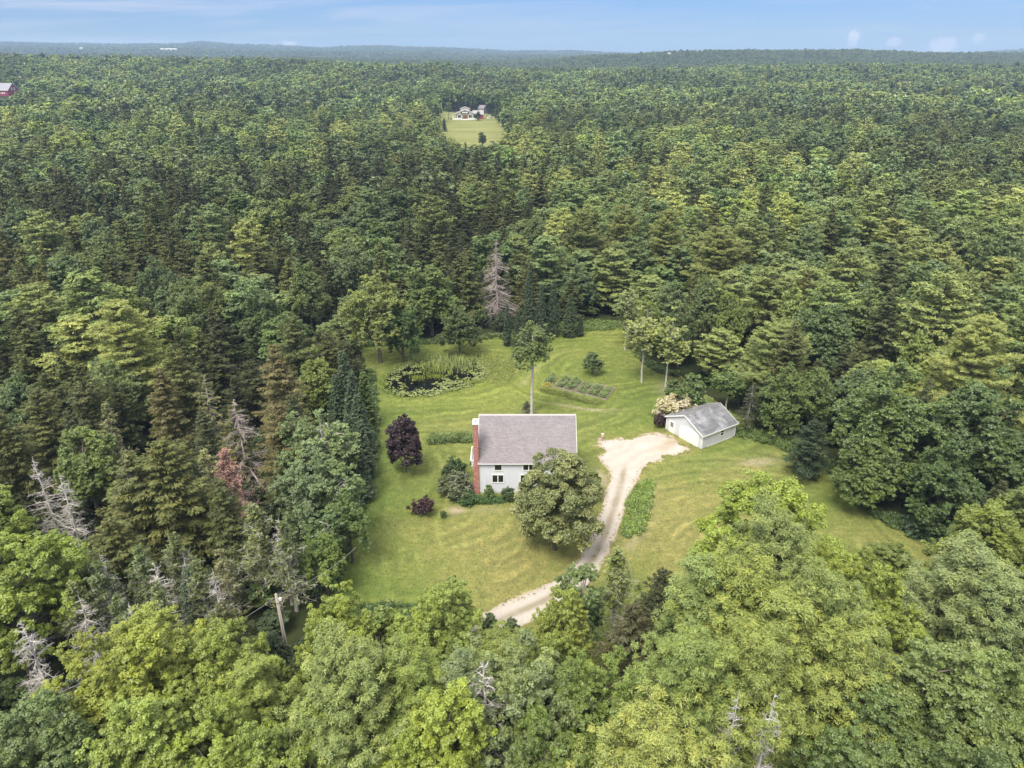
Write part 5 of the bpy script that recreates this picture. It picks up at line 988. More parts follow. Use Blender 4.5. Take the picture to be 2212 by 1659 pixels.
T('sapling', 2, 812, 1305, 8, 3.2, (.165, .225, .035), 'maple_tree', 'rounded bright bush like tree at the lower lawn edge')
HERO.append((PB[0], PB[1], PH, 2.2))
T('mapleA', 2, 722, 1272, 16, 4.2, (.225, .275, .055), 'maple_tree', 'bright yellow green maple right of the utility pole')
T('sapling', 0, 1060, 1322, 5.5, 1.4, (.10, .145, .055), 'young_tree', 'thin young tree in front of the lower drive, left one'); T('sapling', 2, 1100, 1330, 5.0, 1.5, (.10, .14, .05), 'young_tree', 'thin young tree in front of the lower drive, right one')
T('pineA', 2, 735, 1400, 18, 5.2, (.155, .195, .080), 'pine_tree', 'big grey green pine below the yellow maple by the pole')
T('pineA', 0, 880, 1420, 15, 4.6, (.135, .180, .055), 'pine_tree', 'dark green pine between the grey green pine and the big poplar')
T('mapleA', 2, 1065, 1395, 17, 5.6, (.19, .235, .125), 'poplar_tree', 'big silvery poplar at the bottom centre')
T('dead', 1, 1045, 1425, 17, 3.6, SD, 'dead_tree', 'bare white forked limbs inside the silvery poplar', keep=False)
T('mapleA', 0, 1140, 1440, 16, 4.4, (.18, .225, .11), 'poplar_tree', 'silvery poplar overlapping the one with white limbs')
T('mapleA', 1, 950, 1500, 17, 5.4, (.245, .295, .055), 'maple_tree', 'brightest yellow green maple at the bottom of the frame'); T('mapleA', 3, 880, 1560, 15, 3.6, (.21, .265, .055), 'maple_tree', 'yellow green maple left of the brightest one')
T('mapleA', 0, 300, 1335, 16, 6.0, (.235, .270, .052), 'maple_tree', 'wide yellow maple lower left below the dying trees'); T('mapleA', 2, 200, 1405, 15, 5.0, (.225, .255, .050), 'maple_tree', 'yellow maple beside the leaning dead spruce')
T('mapleA', 3, 462, 1340, 16, 4.6, (.19, .235, .05), 'maple_tree', 'green maple between the yellow one and the pole'); T('mapleA', 1, 280, 1500, 16, 5.4, (.215, .27, .065), 'maple_tree', 'light green maple near the lower left corner')
T('pineA', 1, 535, 1430, 14, 3.8, (.165, .205, .06), 'pine_tree', 'yellowish pine left of the grey green pine'); T('mapleA', 0, 640, 1520, 15, 4.8, (.19, .245, .055), 'maple_tree', 'green maple near the bottom, left of centre')
T('mapleA', 2, 470, 1560, 15, 4.8, (.22, .28, .06), 'maple_tree', 'bright green maple at the bottom of the frame, lower left'); T('mapleA', 3, 45, 1500, 15, 5, (.13, .18, .08), 'maple_tree', 'blue green maple in the lower left corner')
T('mapleA', 0, 1180, 1540, 15, 4.2, (.13, .18, .045), 'maple_tree', 'dark green maple at the bottom below the silvery poplars'); T('mapleA', 2, 1290, 1420, 16, 4.6, (.155, .21, .05), 'maple_tree', 'green maple between poplars and the wide pines')
T('pineA', 0, 1420, 1555, 17, 5.2, (.185, .215, .075), 'pine_tree', 'yellow tipped pine at the bottom of the frame'); T('pineA', 2, 1500, 1390, 19, 5.0, (.140, .185, .065), 'pine_tree', 'wide green pine below the pale tipped pine')
T('mapleA', 1, 2050, 1380, 19, 6.6, (.155, .20, .075), 'oak_tree', 'broad oak with star shaped leaf clusters, lower right'); T('mapleA', 3, 2160, 1420, 18, 5.4, (.145, .195, .07), 'oak_tree', 'oak at the lower right frame edge')
T('mapleA', 0, 1900, 1500, 16, 5.2, (.115, .165, .055), 'oak_tree', 'darker oak below the wide pines'); T('mapleB', 2, 2080, 1560, 16, 5.2, (.12, .17, .06), 'oak_tree', 'oak at the bottom of the frame, lower right')
T('dead', 0, 1598, 1488, 18, 2.2, SD, 'dead_tree', 'bare pale dead tree below the wide clumped pine, left of the crooked one'); T('dead', 2, 1672, 1500, 18, 2.2, SD, 'dead_tree', 'crooked bare dead tree below the wide clumped pine')
# left: dying wood and the lawn edge
for k, (a_, b_, h_, r_, l_) in enumerate([(737, 752, 15.5, 2.3, 'tallest blue green fir on the left lawn edge'), (757, 800, 13, 2.1, 'narrow blue green fir in front of the tallest one'), (722, 805, 12, 1.9, 'narrow fir left of the tallest one'), (770, 848, 11, 2.0, 'blue green fir closest to the lawn'), (748, 890, 11, 2.0, 'lower fir in the line along the left lawn edge'), (776, 905, 9.5, 1.9, 'short fir in the line along the left lawn edge'), (768, 960, 9, 2.0, 'last fir of the line, above the aspens'), (783, 800, 10, 2.2, 'bright green fir at the back of the line')]):
    T('fir', k, a_, b_, h_, r_, (.075, .112, .062) if k != 7 else (.11, .17, .05), 'fir_tree', l_, group='firs along the left lawn edge')
for k, (a_, b_, h_, r_, c_, l_) in enumerate([(640, 880, 15, 4.4, (.155, .205, .09), 'round topped pale aspen above the other aspens'), (708, 870, 16, 4.6, (.15, .205, .085), 'tall aspen next to the line of firs'), (660, 980, 14, 4.0, (.155, .21, .10), 'aspen with pale forked stems, middle of the group'), (722, 985, 13, 3.4, (.13, .185, .065), 'aspen with thin white stems beside the lawn'), (745, 1060, 10.5, 3.0, (.11, .165, .045), 'low aspen leaning out over the lawn'), (700, 1075, 11, 3.2, (.09, .14, .045), 'dark aspen behind the leaning one'), (690, 1150, 9, 2.8, (.11, .155, .04), 'lowest aspen above the utility pole')]):
    T('birch' if k % 2 else 'mapleA', k, a_, b_, h_, r_, tuple(1.28 * q for q in c_), 'aspen_tree', l_, group='aspens along the left lawn edge')
T('deadspruce', 0, 505, 862, 15, 4.6, (.24, .17, .14), 'dead_spruce', 'dead pinkish grey spruce above the red one'); T('redspruce', 0, 483, 972, 14, 3.6, (.33, .20, .17), 'dying_spruce', 'dying spruce with rust red needles')
T('dead', 0, 72, 985, 15, 3.2, SD, 'dead_spruce', 'leaning grey dead spruce, leftmost of the upper pair', rz=.4); T('dead', 1, 128, 1022, 15, 3.0, SD, 'dead_spruce', 'grey dead spruce right of the leaning one', rz=2.2)
T('dead', 2, 45, 1335, 15, 3.2, SD, 'dead_spruce', 'bleached dead spruce in the lower left corner'); T('dead', 0, 458, 1225, 12, 2.4, SD, 'dead_tree', 'bleached small dead tree left of the utility pole')
T('spruceA', 2, 345, 945, 18, 5.2, (.125, .140, .042), 'spruce_tree', 'big olive spruce with pale lichen covered limbs'); T('spruceA', 0, 270, 975, 17, 4.6, (.125, .142, .048), 'spruce_tree', 'olive spruce showing its pale trunk, left of the bigger one')
T('dead', 1, 262, 985, 16.5, 3.0, SD, 'dead_spruce', 'bare pale trunk and limbs inside the olive spruce', keep=False)
for k, (a_, b_, h_, r_, c_, l_) in enumerate([(545, 1095, 13, 4.4, (.20, .205, .085), 'wide half bare yellowish tree above the pole'), (610, 1130, 12, 3.6, (.17, .185, .07), 'half bare tree closest to the pole'), (375, 1150, 13, 3.6, (.19, .20, .085), 'half bare tree above the green maple'), (290, 1180, 13, 3.4, (.17, .20, .08), 'grey twiggy tree in the middle of the dying group'), (210, 1215, 13, 3.4, (.16, .19, .075), 'grey twiggy tree left of the middle one'), (150, 1260, 12, 3.2, (.20, .205, .09), 'half bare yellowish tree at the left of the dying group'), (330, 1260, 12, 3.2, (.18, .20, .09), 'palest twiggy tree right above the yellow maple'), (250, 1290, 11, 3.0, (.16, .185, .08), 'twiggy tree just behind the yellow maple'), (420, 1210, 12, 3.0, (.18, .19, .08), 'thin twiggy tree beside the small dead one')]):
    T('sparse', k, a_, b_, h_, r_ * .78, (c_[0] * .8, c_[1] * .92, c_[2] * .7), 'dying_tree', l_, group='half bare dying trees lower left')
for k, (a_, b_, h_, r_, l_) in enumerate([(165, 1285, 12, 2.8, 'bare pale dead tree at the left of the dying group'), (215, 1195, 12, 2.6, 'bare pale dead tree behind the grey twiggy one'), (335, 1215, 12, 2.8, 'bleached bare tree in the middle of the dying group'), (280, 1300, 11, 2.6, 'bleached bare tree right behind the yellow maple'), (600, 1118, 12, 2.8, 'bare grey tree standing nearest above the pole'), (395, 1190, 11, 2.2, 'slim bare grey tree beside the blue green fir'), (20, 1230, 12, 2.6, 'bare grey tree at the frame edge below the leaning pair'), (690, 900, 14, 1.8, 'slim bare grey tree among the aspens')]):
    T('dead', k, a_, b_, h_, r_, SD, 'dead_tree', l_, keep=False)
T('fir', 1, 588, 1362, 7, 1.7, (.06, .085, .04), 'fir_tree', 'small dark fir at the foot of the utility pole', keep=False); T('sapling', 1, 648, 1395, 6.5, 2.2, (.10, .14, .045), 'young_tree', 'bushy young tree right beside the utility pole', keep=False); T('sapling', 2, 560, 1385, 6, 2.2, (.085, .12, .035), 'young_tree', 'bushy young tree left of the small dark fir by the pole', keep=False)
T('fir', 0, 402, 1218, 11, 1.8, (.095, .13, .085), 'fir_tree', 'blue green fir among the dying grey trees')
T('mapleA', 3, 160, 925, 15, 5.2, (.16, .215, .055), 'maple_tree', 'light green maple above the two grey dead spruces'); T('mapleA', 0, 110, 1160, 12, 4.2, (.135, .18, .04), 'maple_tree', 'bright green maple below the grey dead spruces')
for k, (a_, b_, h_, r_, c_, l_) in enumerate([(590, 740, 18, 4.2, (.165, .15, .065), 'straw coloured dying spruce left of the firs'), (340, 790, 17, 3.8, (.125, .118, .048), 'brownish dying spruce above the olive one'), (440, 810, 15, 3.0, (.15, .155, .07), 'pale thin spruce above the dead pinkish one'), (500, 870, 14, 2.8, (.13, .14, .045), 'thin olive spruce behind the dead pinkish one'), (600, 870, 15, 3.6, (.155, .14, .06), 'yellow brown spruce behind the round topped aspen')]):
    T('spruceA' if k != 2 else 'thin', k, a_, b_, h_, r_, c_, 'spruce_tree', l_)
for k, (a_, b_, h_, r_, c_, l_) in enumerate([(215, 492, 19, 6.4, (.175, .225, .075), 'large pale maple rising from the dark spruces, upper left'), (385, 598, 18, 5.0, (.185, .24, .085), 'bright round maple in the middle of the dark spruces'), (330, 560, 17, 4.4, (.125, .18, .075), 'blue green maple left of the bright round one'), (460, 600, 16, 4.4, (.185, .225, .06), 'yellow green maple right of the bright round one'), (555, 610, 17, 5.0, (.125, .18, .06), 'green maple between the bright round one and the pond maple'), (655, 560, 18, 5.6, (.15, .195, .06), 'wide maple up behind the pond maple'), (760, 525, 18, 6.0, (.15, .195, .085), 'grey green maple behind the pond maple'), (470, 1280 - 250, 14, 3.2, (.09, .11, .035), 'olive spruce hidden behind the rust red one')]):
    T('mapleA' if k != 7 else 'spruceA', k, a_, b_, h_, r_, c_, 'maple_tree' if k != 7 else 'spruce_tree', l_)
T('mapleB', 0, 968, 219, 17, 4.2, (.16, .21, .075), 'maple_tree', 'pale egg shaped tree left of the far farmhouse'); T('fir', 1, 959, 254, 11, 2.2, (.04, .06, .035), 'fir_tree', 'narrow dark evergreen at the corner of the far meadow')
T('sapling', 1, 1031, 240, 9, 4.2, (.10, .14, .04), 'maple_tree', 'low round tree right of the farmhouse'); T('mapleB', 2, 1042, 284, 12, 3.4, (.07, .11, .035), 'maple_tree', 'small dark tree at the near edge of the far meadow')

# ------------------------------------------------------------------ the forest
VIS_PX = [(775, 742), (900, 738), (1040, 732), (1110, 724), (1190, 716), (1260, 705), (1340, 700), (1352, 745), (1400, 790), (1445, 805), (1482, 835), (1560, 885), (1650, 937), (1700, 950), (1760, 1000), (1795, 1045), (1830, 1080), (1900, 1130), (1960, 1150), (2030, 1185),
          (2000, 1215), (1900, 1222), (1810, 1215), (1822, 1140), (1800, 1060), (1700, 1024), (1640, 1024), (1570, 1060), (1558, 1150), (1490, 1240), (1400, 1228), (1330, 1215), (1290, 1250), (1240, 1262), (1190, 1320), (1100, 1345), (1010, 1358), (940, 1290), (860, 1315), (760, 1320), (700, 1290), (698, 1275), (722, 1215), (742, 1160), (766, 1100), (796, 1040), (802, 960), (796, 900), (794, 850), (786, 800)]
FV_PX = [(955, 258), (965, 232), (1060, 226), (1074, 262), (1090, 288), (1072, 300), (1040, 306), (985, 303), (962, 285)]     # the far meadow and farmhouse, seen through a gap
BARN_PX = [(-60, 176), (34, 176), (40, 192), (26, 208), (-60, 212)]
for h_ in HERO:
    if h_[1] < 330 and float(sdf(np.array([h_[0]]), np.array([h_[1]]), LAWN)[0]) < -.5: print('IN LAWN', [round(q, 1) for q in h_], [round(q) for q in proj(h_[0], h_[1], h_[2])])
HA = np.array(HERO); rgf = np.random.default_rng(2024)
def species(px, py, x, y, n, rr):
    """0 maple, 1 spruce, 2 pine, 3 sparse, 4 birch: after what the photograph shows in each part"""
    ppx_, ppy_ = px, py; clump = fbm(x / 38, y / 38, 31, 3); p = np.zeros((n, 5)); p[:] = (.42, .24, .32, 0, .02)
    def setp(mask, v): p[mask] = v
    setp((py < 900) & (px < 1120) & (py > 330), (.14, .78, .07, 0, .01)); setp((py < 900) & (px >= 1120) & (py > 330), (.22, .34, .43, 0, .01)); setp((py >= 330) & (px > 1900) & (py < 900), (.14, .56, .30, 0, 0))
    setp((py >= 850) & (px < 760) & (py < 1300), (.22, .46, .04, .24, .04)); setp((py >= 1300), (.58, .10, .30, .0, .02)); setp((py >= 1180) & (px > 1350), (.40, .06, .52, 0, .02)); setp((py < 330) & (py > 230), (.48, .20, .32, 0, 0)); setp((py >= 900) & (py < 1180) & (px > 1400), (.55, .30, .15, 0, 0))
    dk_ = (ppy_ < 900) & (ppx_ < 1120) & (ppy_ > 330); m_ = (clump > .56) & ~dk_; p[m_, 0] += .55; m_ = clump < .44; p[m_, 1] += .55; c2 = fbm(x / 55, y / 80, 44, 3); m_ = (c2 > .58) & ~dk_; p[m_, 2] += .45; m_ = (clump > .62) & dk_; p[m_, 0] += .45
    c = np.cumsum(p / p.sum(1, keepdims=True), 1); return (rr[:, None] > c).sum(1).clip(0, 4)
def cells(y0_, y1_, sp, jit=.5):
    ys = np.arange(y0_, y1_, sp); out = []
    for yy in ys:
        hw = (yy * cp + CAM_H * sp_) * 1106 / PF * 1.04 + 10; xs = np.arange(-hw, hw, sp); out.append(np.column_stack([xs + rgf.uniform(-jit, jit, len(xs)) * sp, np.full(len(xs), yy) + rgf.uniform(-jit, jit, len(xs)) * sp]))
    return np.vstack(out)
P = np.vstack([cells(30, 330, 4.6), cells(330, 1500, 6.6)]); x, y = P[:, 0], P[:, 1]; n = len(P)
gzv = ground_z(x, y); hvar = fbm(x / 45, y / 45, 33, 3); rr = rgf.random(n)
ppx, ppy = proj(x, y, gzv + 15); spc = species(ppx, ppy, x, y, n, rr)
Hh = np.choose(spc, [14.5, 15.5, 17.5, 11.5, 13.5]) + rgf.normal(0, 2.5, n) + (hvar - .5) * 5; Rr = np.choose(spc, [5.6, 3.7, 5.2, 2.6, 3.1]) * rgf.uniform(.62, 1.32, n)
big = y > 330; Hh = Hh * (.72 + .28 * Rr / np.choose(spc, [5.6, 3.7, 5.2, 2.6, 3.1])); Rr = np.where(big, Rr * 1.15, Rr); Hh = np.clip(Hh, 7, 23)
sL = sdf(x, y, LAWN); edge_ = sL < 9; Hh = np.where(edge_, Hh * rgf.uniform(.55, .95, n), Hh); Rr = np.where(edge_ & (y < 330), Rr * .9, Rr)
ok = sL > .40 * Rr + .6
ok &= ~((dist_line(x, y, DRIVE_MID) < 3.5))
for (dx_, dz_, dy_) in ((0, 1, 0), (-.75, .78, 0), (.75, .78, 0), (-.95, .5, 0), (.95, .5, 0), (0, .93, 0)):
    a_, b_ = proj(x + dx_ * Rr, y + dy_, gzv + Hh * dz_); ok &= ~in_poly(a_, b_, VIS_PX); ok &= ~(in_poly(a_, b_, FV_PX) & (y < fyy + 8)); ok &= ~((in_poly(a_, b_, BARN_PX)) & (y < 905))
ok &= ~((sdf(x, y, FIELD) < 2) & (y > 585)) & ~(sdf(x, y, YARD) < 2)
pa_, pb_ = proj(x, y, Hh); ok &= ~((np.abs(pa_ - 618) < Rr * 20 + 12) & (y < PB[1] + 1) & (pb_ < 1440))
ok &= ~(np.hypot(x - ob.location.x, y - ob.location.y) < 11) & ~(np.hypot(x - fxx, y - fyy - 4) < 20)
bx_, by_ = bn.location.x, bn.location.y; ok &= ~((np.abs(x - bx_) < 24) & (np.abs(y - by_) < 14))
for (hx2, hy2, hh, hr) in HERO:
    d_ = np.hypot(x - hx2, y - hy2); ok &= ~(d_ < .62 * (hr + np.minimum(Rr, 4)))
    if hy2 < 330:
        # nothing may grow in front of the upper half of a traced tree
        tx_, ty_ = proj(hx2, hy2, hh); mx, my = proj(hx2, hy2, hh * .62); sc_ = PF / (hy2 * cp + CAM_H * sp_ - hh * sp_); a_, b_ = proj(x, y, Hh * .97); ok &= ~((y < hy2) & (y > hy2 - 60) & (np.abs(a_ - tx_) < (hr * .75 + Rr * .45) * sc_) & (b_ < my) & (b_ > ty_ - 130))
# crowns share the light: keep a tree only where its crown does not stand inside one already kept
grid = {}; order0 = np.argsort(-(Rr * rgf.uniform(.75, 1.25, n))); CS = 14.0
for i_ in order0:
    if not ok[i_]: continue
    gx, gy = int(x[i_] // CS), int(y[i_] // CS); clash = False; ri_ = Rr[i_] if Rr[i_] < 9 else 9
    for ax in (gx - 1, gx, gx + 1):
        for ay in (gy - 1, gy, gy + 1):
            for (qx_, qy_, qr_) in grid.get((ax, ay), ()):
                if (qx_ - x[i_]) ** 2 + (qy_ - y[i_]) ** 2 < (.68 * (qr_ + ri_)) ** 2: clash = True; break
            if clash: break
        if clash: break
    if clash: ok[i_] = False
    else: grid.setdefault((gx, gy), []).append((x[i_], y[i_], ri_))
x, y, gzv, Hh, Rr, spc, ppx, ppy = (q[ok] for q in (x, y, gzv, Hh, Rr, spc, ppx, ppy)); n = len(x); spc = spc.astype(int)
# colour of each tree by kind and stand
v1, v2 = rgf.random(n), rgf.random(n); st_ = fbm(x / 60, y / 60, 35, 3)
PALS = {0: [YG, YPG, MG, (.105, .155, .045), BG_, (.12, .17, .07)], 1: [SD, (.064, .076, .028), SG, (.10, .112, .036), SO, (.075, .092, .038)], 2: [PG, PL, (.12, .165, .055), (.095, .135, .055), (.14, .175, .06)], 3: [(.20, .205, .09), (.16, .19, .075)], 4: [BG_, (.17, .21, .08)]}
TONE = {0: ['yellow green', 'light green', 'mid green', 'dark green', 'blue green', 'grey green'], 1: ['almost black', 'very dark', 'dark green', 'green', 'olive', 'bluish dark'], 2: ['deep green', 'pale', 'green', 'dark', 'yellowish'], 3: ['yellowish', 'grey'], 4: ['blue green', 'pale']}
ci = np.zeros(n, int); colr = np.zeros((n, 3))
for s in range(5):
    mk = spc == s; k_ = len(PALS[s]); w_ = v1 * .75 + (st_ - .5) * 1.6 + .12
    if s == 0: w_ = np.where(ppy > 1200, v1 * .62, np.where(ppy < 900, .25 + v1 * .75, w_))
    if s == 1: w_ = np.where((ppx < 760) & (ppy > 800), .30 + v1 * .65, np.where((ppx > 1850) & (ppy > 560), .35 + v1 * .6, v1 * .62 + (st_ - .5) * .6))
    i_ = np.clip((w_ * k_).astype(int), 0, k_ - 1); ci[mk] = i_[mk]; colr[mk] = np.array(PALS[s])[i_[mk]]
colr *= (.84 + .32 * v2)[:, None] * np.where(y < 78, 1.02, np.where(spc == 1, 1.08, 1.28))[:, None]
st9 = .45 * fbm(x / 22, y / 40, 39, 3) + .55 * fbm(x / 70, y / 120, 40, 3); colr *= np.where(y > 200, .76 + .62 * smooth(.38, .62, st9), 1.)[:, None]
NEARD = np.hypot(x, y)
bh = (np.abs(ppx - 985) < 120) & (y > fyy + 12) & (y < fyy + 95); Hh[bh] = 20 + 3 * v1[bh]; colr[bh] = np.array(DG) * (.8 + .5 * v2[bh])[:, None]
def zone_of(x, y):
    lx, ly = G(930, 812)
    if y < 50: row = 'far below the drive'
    elif y < 64: row = 'below the lawn'
    elif y > 134 and x < -75: row = 'at the upper left'
    elif y > 134 and x < -32: row = 'beyond the pond maple'
    elif y > 134 and x < 2: row = 'behind the pond'
    elif y > 134 and x < 30: row = 'behind the vegetable beds'
    elif y > 134 and x < 75: row = 'beyond the birches'
    elif y > 134: row = 'at the upper right'
    elif x < -8: row = 'left of the lawn' if y > 95 else 'around the dying trees'
    elif x > 20 and y > 100: row = 'behind the garage'
    elif x > 20: row = 'right of the lawn'
    else: row = 'near the lower drive'
    return row
KN = {0: ('maple_tree', 'maple', 'maples of the forest'), 1: ('spruce_tree', 'spruce', 'spruces of the forest'), 2: ('pine_tree', 'pine', 'pines of the forest'), 3: ('dying_tree', 'half bare tree', 'half bare trees of the forest'), 4: ('birch_tree', 'birch', 'birches of the forest')}
LK = {0: ('mapleA', 'mapleB'), 1: ('spruceA', 'spruceB'), 2: ('pineA', 'pineB'), 3: ('sparse', 'sparse'), 4: ('birch', 'birch')}
order = np.argsort(NEARD); LIM = {0: 200, 1: 285, 2: 240, 3: 60, 4: 40}; cntk = {k: 0 for k in LIM}; indiv = np.zeros(n, bool); made = {}
inframe = (ppx > -150) & (ppx < 2362) & (ppy < 1900)
for i_ in order:
    s = int(spc[i_])
    if NEARD[i_] > 265: break
    if cntk[s] >= LIM[s] or not inframe[i_]: continue
    cntk[s] += 1; indiv[i_] = True
    size_ = 'tall ' if Hh[i_] > np.median(Hh[spc == s]) + 1.2 else 'short ' if Hh[i_] < np.median(Hh[spc == s]) - 1.2 else ''
    wd_ = 'broad' if Rr[i_] > np.median(Rr[spc == s]) * 1.06 else 'slender'
    sd1 = sdf(x[i_:i_ + 1], y[i_:i_ + 1], LAWN)[0]; ed_ = 'at the edge' if sd1 < 8 else 'just inside' if sd1 < 22 else 'in the wood' if sd1 < 50 else 'deep in the wood'
    lab = f'{size_}{wd_} {TONE[s][ci[i_]]} {KN[s][1]} {ed_} {zone_of(x[i_], y[i_])}'
    e = tree('full' if (s == 0 and sd1 < 9 and NEARD[i_] < 200) else LK[s][0 if NEARD[i_] < 125 else 1], int(rgf.integers(0, 12)), x[i_], y[i_], Hh[i_], Rr[i_], colr[i_], KN[s][0], lab, 'tree', KN[s][2])
    made.setdefault(lab, []).append((e, ppx[i_], ppy[i_], NEARD[i_]))
# where several share a look and a stand, say which by its order in the picture
ORD = ['', 'second', 'third', 'fourth', 'fifth', 'sixth', 'seventh', 'eighth', 'ninth', 'tenth', 'eleventh', 'twelfth']
for lab, L_ in made.items():
    if len(L_) < 2: continue
    L_.sort(key=lambda q: q[1]); m_ = len(L_)
    for k_, q in enumerate(L_):
        if k_ == 0: q[0]['label'] = 'leftmost ' + lab
        elif k_ == m_ - 1: q[0]['label'] = 'rightmost ' + lab
        elif k_ < 12: q[0]['label'] = ORD[k_] + ' from left, ' + lab
# forest as one object, placed by geometry nodes
def forest(name, temps, label, px_, py_, pz_, sH, sR, col, rz, idx):
    n = len(px_); me = bpy.data.meshes.new(name); me.vertices.add(n); me.vertices.foreach_set('co', np.column_stack([px_, py_, pz_]).astype(np.float32).ravel())
    def at(nm, ty, arr, fld_): a = me.attributes.new(nm, ty, 'POINT'); a.data.foreach_set(fld_, np.asarray(arr).astype(np.float32 if ty != 'INT' else np.int32).ravel())
    at('scl', 'FLOAT_VECTOR', np.column_stack([sR, sR, sH]), 'vector'); at('rot', 'FLOAT_VECTOR', np.column_stack([rz * 0, rz * 0, rz]), 'vector'); at('itint', 'FLOAT_VECTOR', col, 'vector'); at('idx', 'INT', idx, 'value')
    ob_ = put(name, me); tag(ob_, label, 'forest', kind='stuff'); ng = bpy.data.node_groups.new(name, 'GeometryNodeTree'); ng.interface.new_socket('Geometry', in_out='INPUT', socket_type='NodeSocketGeometry'); ng.interface.new_socket('Geometry', in_out='OUTPUT', socket_type='NodeSocketGeometry')
    A_ = ng.nodes; gi = A_.new('NodeGroupInput'); go = A_.new('NodeGroupOutput'); jo = A_.new('GeometryNodeJoinGeometry')
    def named(nm, ty): q = A_.new('GeometryNodeInputNamedAttribute'); q.data_type = ty; q.inputs['Name'].default_value = nm; return q.outputs['Attribute']
    sc_, ro_, ix_ = named('scl', 'FLOAT_VECTOR'), named('rot', 'FLOAT_VECTOR'), named('idx', 'INT')
    for k_, t_ in enumerate(temps):
        oi = A_.new('GeometryNodeObjectInfo'); oi.inputs['Object'].default_value = t_; oi.inputs['As Instance'].default_value = False
        cmp_ = A_.new('FunctionNodeCompare'); cmp_.data_type = 'INT'; cmp_.operation = 'EQUAL'; ng.links.new(ix_, cmp_.inputs[2]); cmp_.inputs[3].default_value = k_
        ip = A_.new('GeometryNodeInstanceOnPoints'); ng.links.new(gi.outputs[0], ip.inputs['Points']); ng.links.new(cmp_.outputs[0], ip.inputs['Selection']); ng.links.new(oi.outputs['Geometry'], ip.inputs['Instance']); ng.links.new(sc_, ip.inputs['Scale'])
        try: ng.links.new(ro_, ip.inputs['Rotation'])
        except Exception: pass
        ng.links.new(ip.outputs[0], jo.inputs[0])
    ng.links.new(jo.outputs[0], go.inputs[0]); mo = ob_.modifiers.new('scatter', 'NODES'); mo.node_group = ng; return ob_
def scatter(name, label, sel, keys, Hh, Rr, colr, x, y, gzv, spc, var):
    temps = []; idx = np.zeros(len(x), int); sH = np.ones(len(x)); sR = np.ones(len(x))
    for s, key in keys.items():
        L_ = FT[key]; b0 = len(temps); temps += [q[0] for q in L_]; mk = spc == s; k_ = (var * 1000).astype(int) % len(L_); idx[mk] = (b0 + k_)[mk]
        for j_, q in enumerate(L_): m2_ = mk & (k_ == j_); sH[m2_] = Hh[m2_] / q[1]; sR[m2_] = Rr[m2_] / q[2]
    rz = var * 628.3 % 6.28
    return forest(name, temps, label, x[sel], y[sel], gzv[sel] - .1, sH[sel], sR[sel], colr[sel], rz[sel], idx[sel])
vv = rgf.random(n); rest = ~indiv; LODN = NEARD < 620
scatter('forest', 'dense mixed forest of dark spruces, pines and maples around and beyond the clearing', rest & LODN, {0: 'm', 1: 's', 2: 'p', 3: 'm', 4: 'm'}, Hh, Rr, colr, x, y, gzv, spc, vv)
haz = rest & ~LODN; spF = np.where(spc == 1, 1, 0)
x2, y2, g2_, H2, R2, c2, s2_ = [x[haz]], [y[haz]], [gzv[haz]], [Hh[haz]], [Rr[haz]], [colr[haz]], [np.where(spc[haz] == 1, 1, 0)]
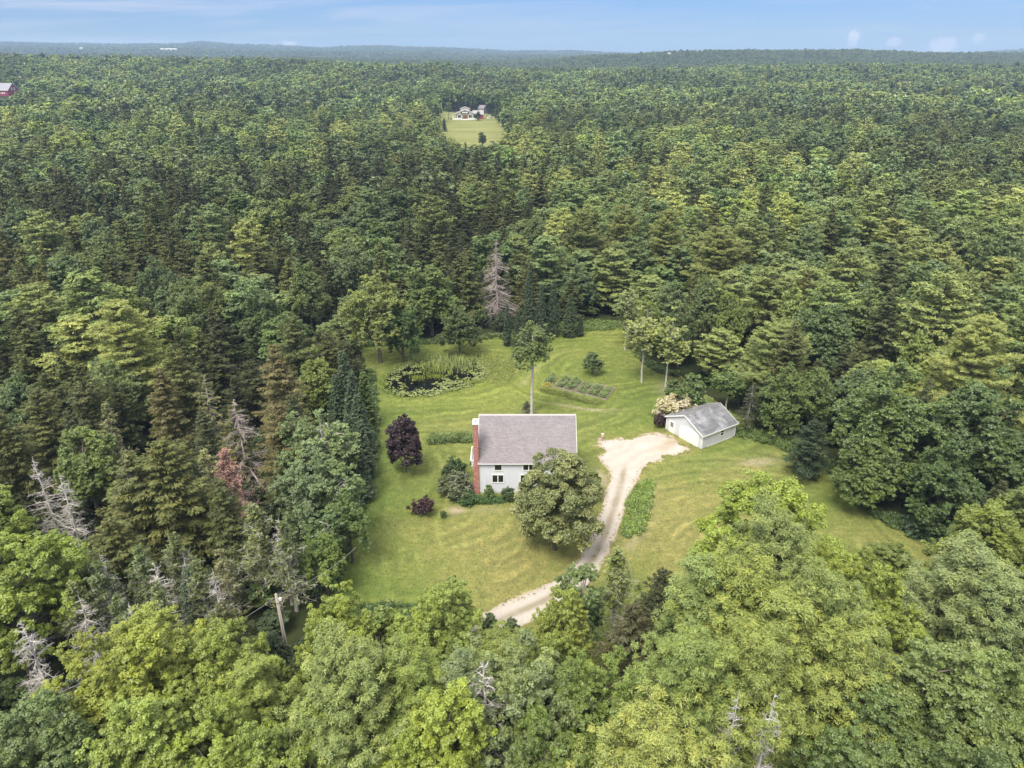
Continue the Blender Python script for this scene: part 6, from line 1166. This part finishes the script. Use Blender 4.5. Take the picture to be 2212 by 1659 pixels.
for (ya, yb, sp_c, rs, hs) in ((1500, 2700, 11, 5.6, 1.0), (2700, 5000, 24, 11, 1.25), (5000, 8600, 48, 22, 1.4)):
    Q = cells(ya, yb, sp_c); qx, qy = Q[:, 0], Q[:, 1]; m_ = len(Q); gg = ground_z(qx, qy); v_ = rgf.random(m_); st2 = fbm(qx / 90, qy / 90, 37, 3); c_ = np.where((v_ < .3)[:, None], np.array(SG) * 1.15, np.where((st2 > .52)[:, None], np.array(PG) * 1.15, np.array(MG) * .95)) * rgf.uniform(.75, 1.25, (m_, 1))
    x2.append(qx); y2.append(qy); g2_.append(gg); H2.append((14 + rgf.normal(0, 2.2, m_)) * hs); R2.append(rs * rgf.uniform(.8, 1.25, m_)); c2.append(c_); s2_.append((v_ < .18).astype(int))
x2, y2, g2_, H2, R2, c2, s2_ = (np.concatenate(q) for q in (x2, y2, g2_, H2, R2, c2, s2_)); vv2 = rgf.random(len(x2))
scatter('far_forest', 'wooded hills rolling away to the blue horizon', np.ones(len(x2), bool), {0: 'M', 1: 'S'}, H2, R2, c2, x2, y2, g2_, s2_, vv2)
# bushes that close the forest floor near the camera
Q = cells(30, 260, 3.4); qx, qy = Q[:, 0], Q[:, 1]; sl2 = sdf(qx, qy, LAWN); k_ = (sl2 > 1.2) & (dist_line(qx, qy, DRIVE_MID) > 3.0) & (rgf.random(len(Q)) < .75); a_, b_ = proj(qx, qy, 3.2); k_ &= ~in_poly(a_, b_, VIS_PX); k_ &= ~((qx > 20) & (qx < 42) & (qy > 94) & (qy < 112)); qx, qy = qx[k_], qy[k_]; m_ = len(qx)
cb_ = np.array([(.075, .11, .03), (.10, .15, .035), (.05, .075, .025)])[rgf.integers(0, 3, m_)]
scatter('undergrowth', 'undergrowth of saplings and brush on the forest floor', np.ones(m_, bool), {0: 'm'}, rgf.uniform(2.2, 5.5, m_), rgf.uniform(1.3, 2.2, m_), cb_, qx, qy, ground_z(qx, qy), np.zeros(m_, int), rgf.random(m_))
print('TREES', n, 'individual', cntk, 'mid', int((rest & LODN).sum()), 'far', len(x2), 'brush', m_)

# ------------------------------------------------------------------ haze over the far country
HAZE_D = 0.00014
b = MB(); b.box(-7000, 7000, -60, 9200, -60, 190); hz = b.build('haze', None or NM('haze').m); tag(hz, kind='stuff')
m = NM('haze_air'); pv_ = m.n('VolumePrincipled'); pv_.inputs['Color'].default_value = (.50, .71, 1.0, 1); pv_.inputs['Density'].default_value = HAZE_D; pv_.inputs['Anisotropy'].default_value = 0.0; m.l(pv_.outputs[0], m.out.inputs[1]); hz.data.materials.clear(); hz.data.materials.append(m.m)
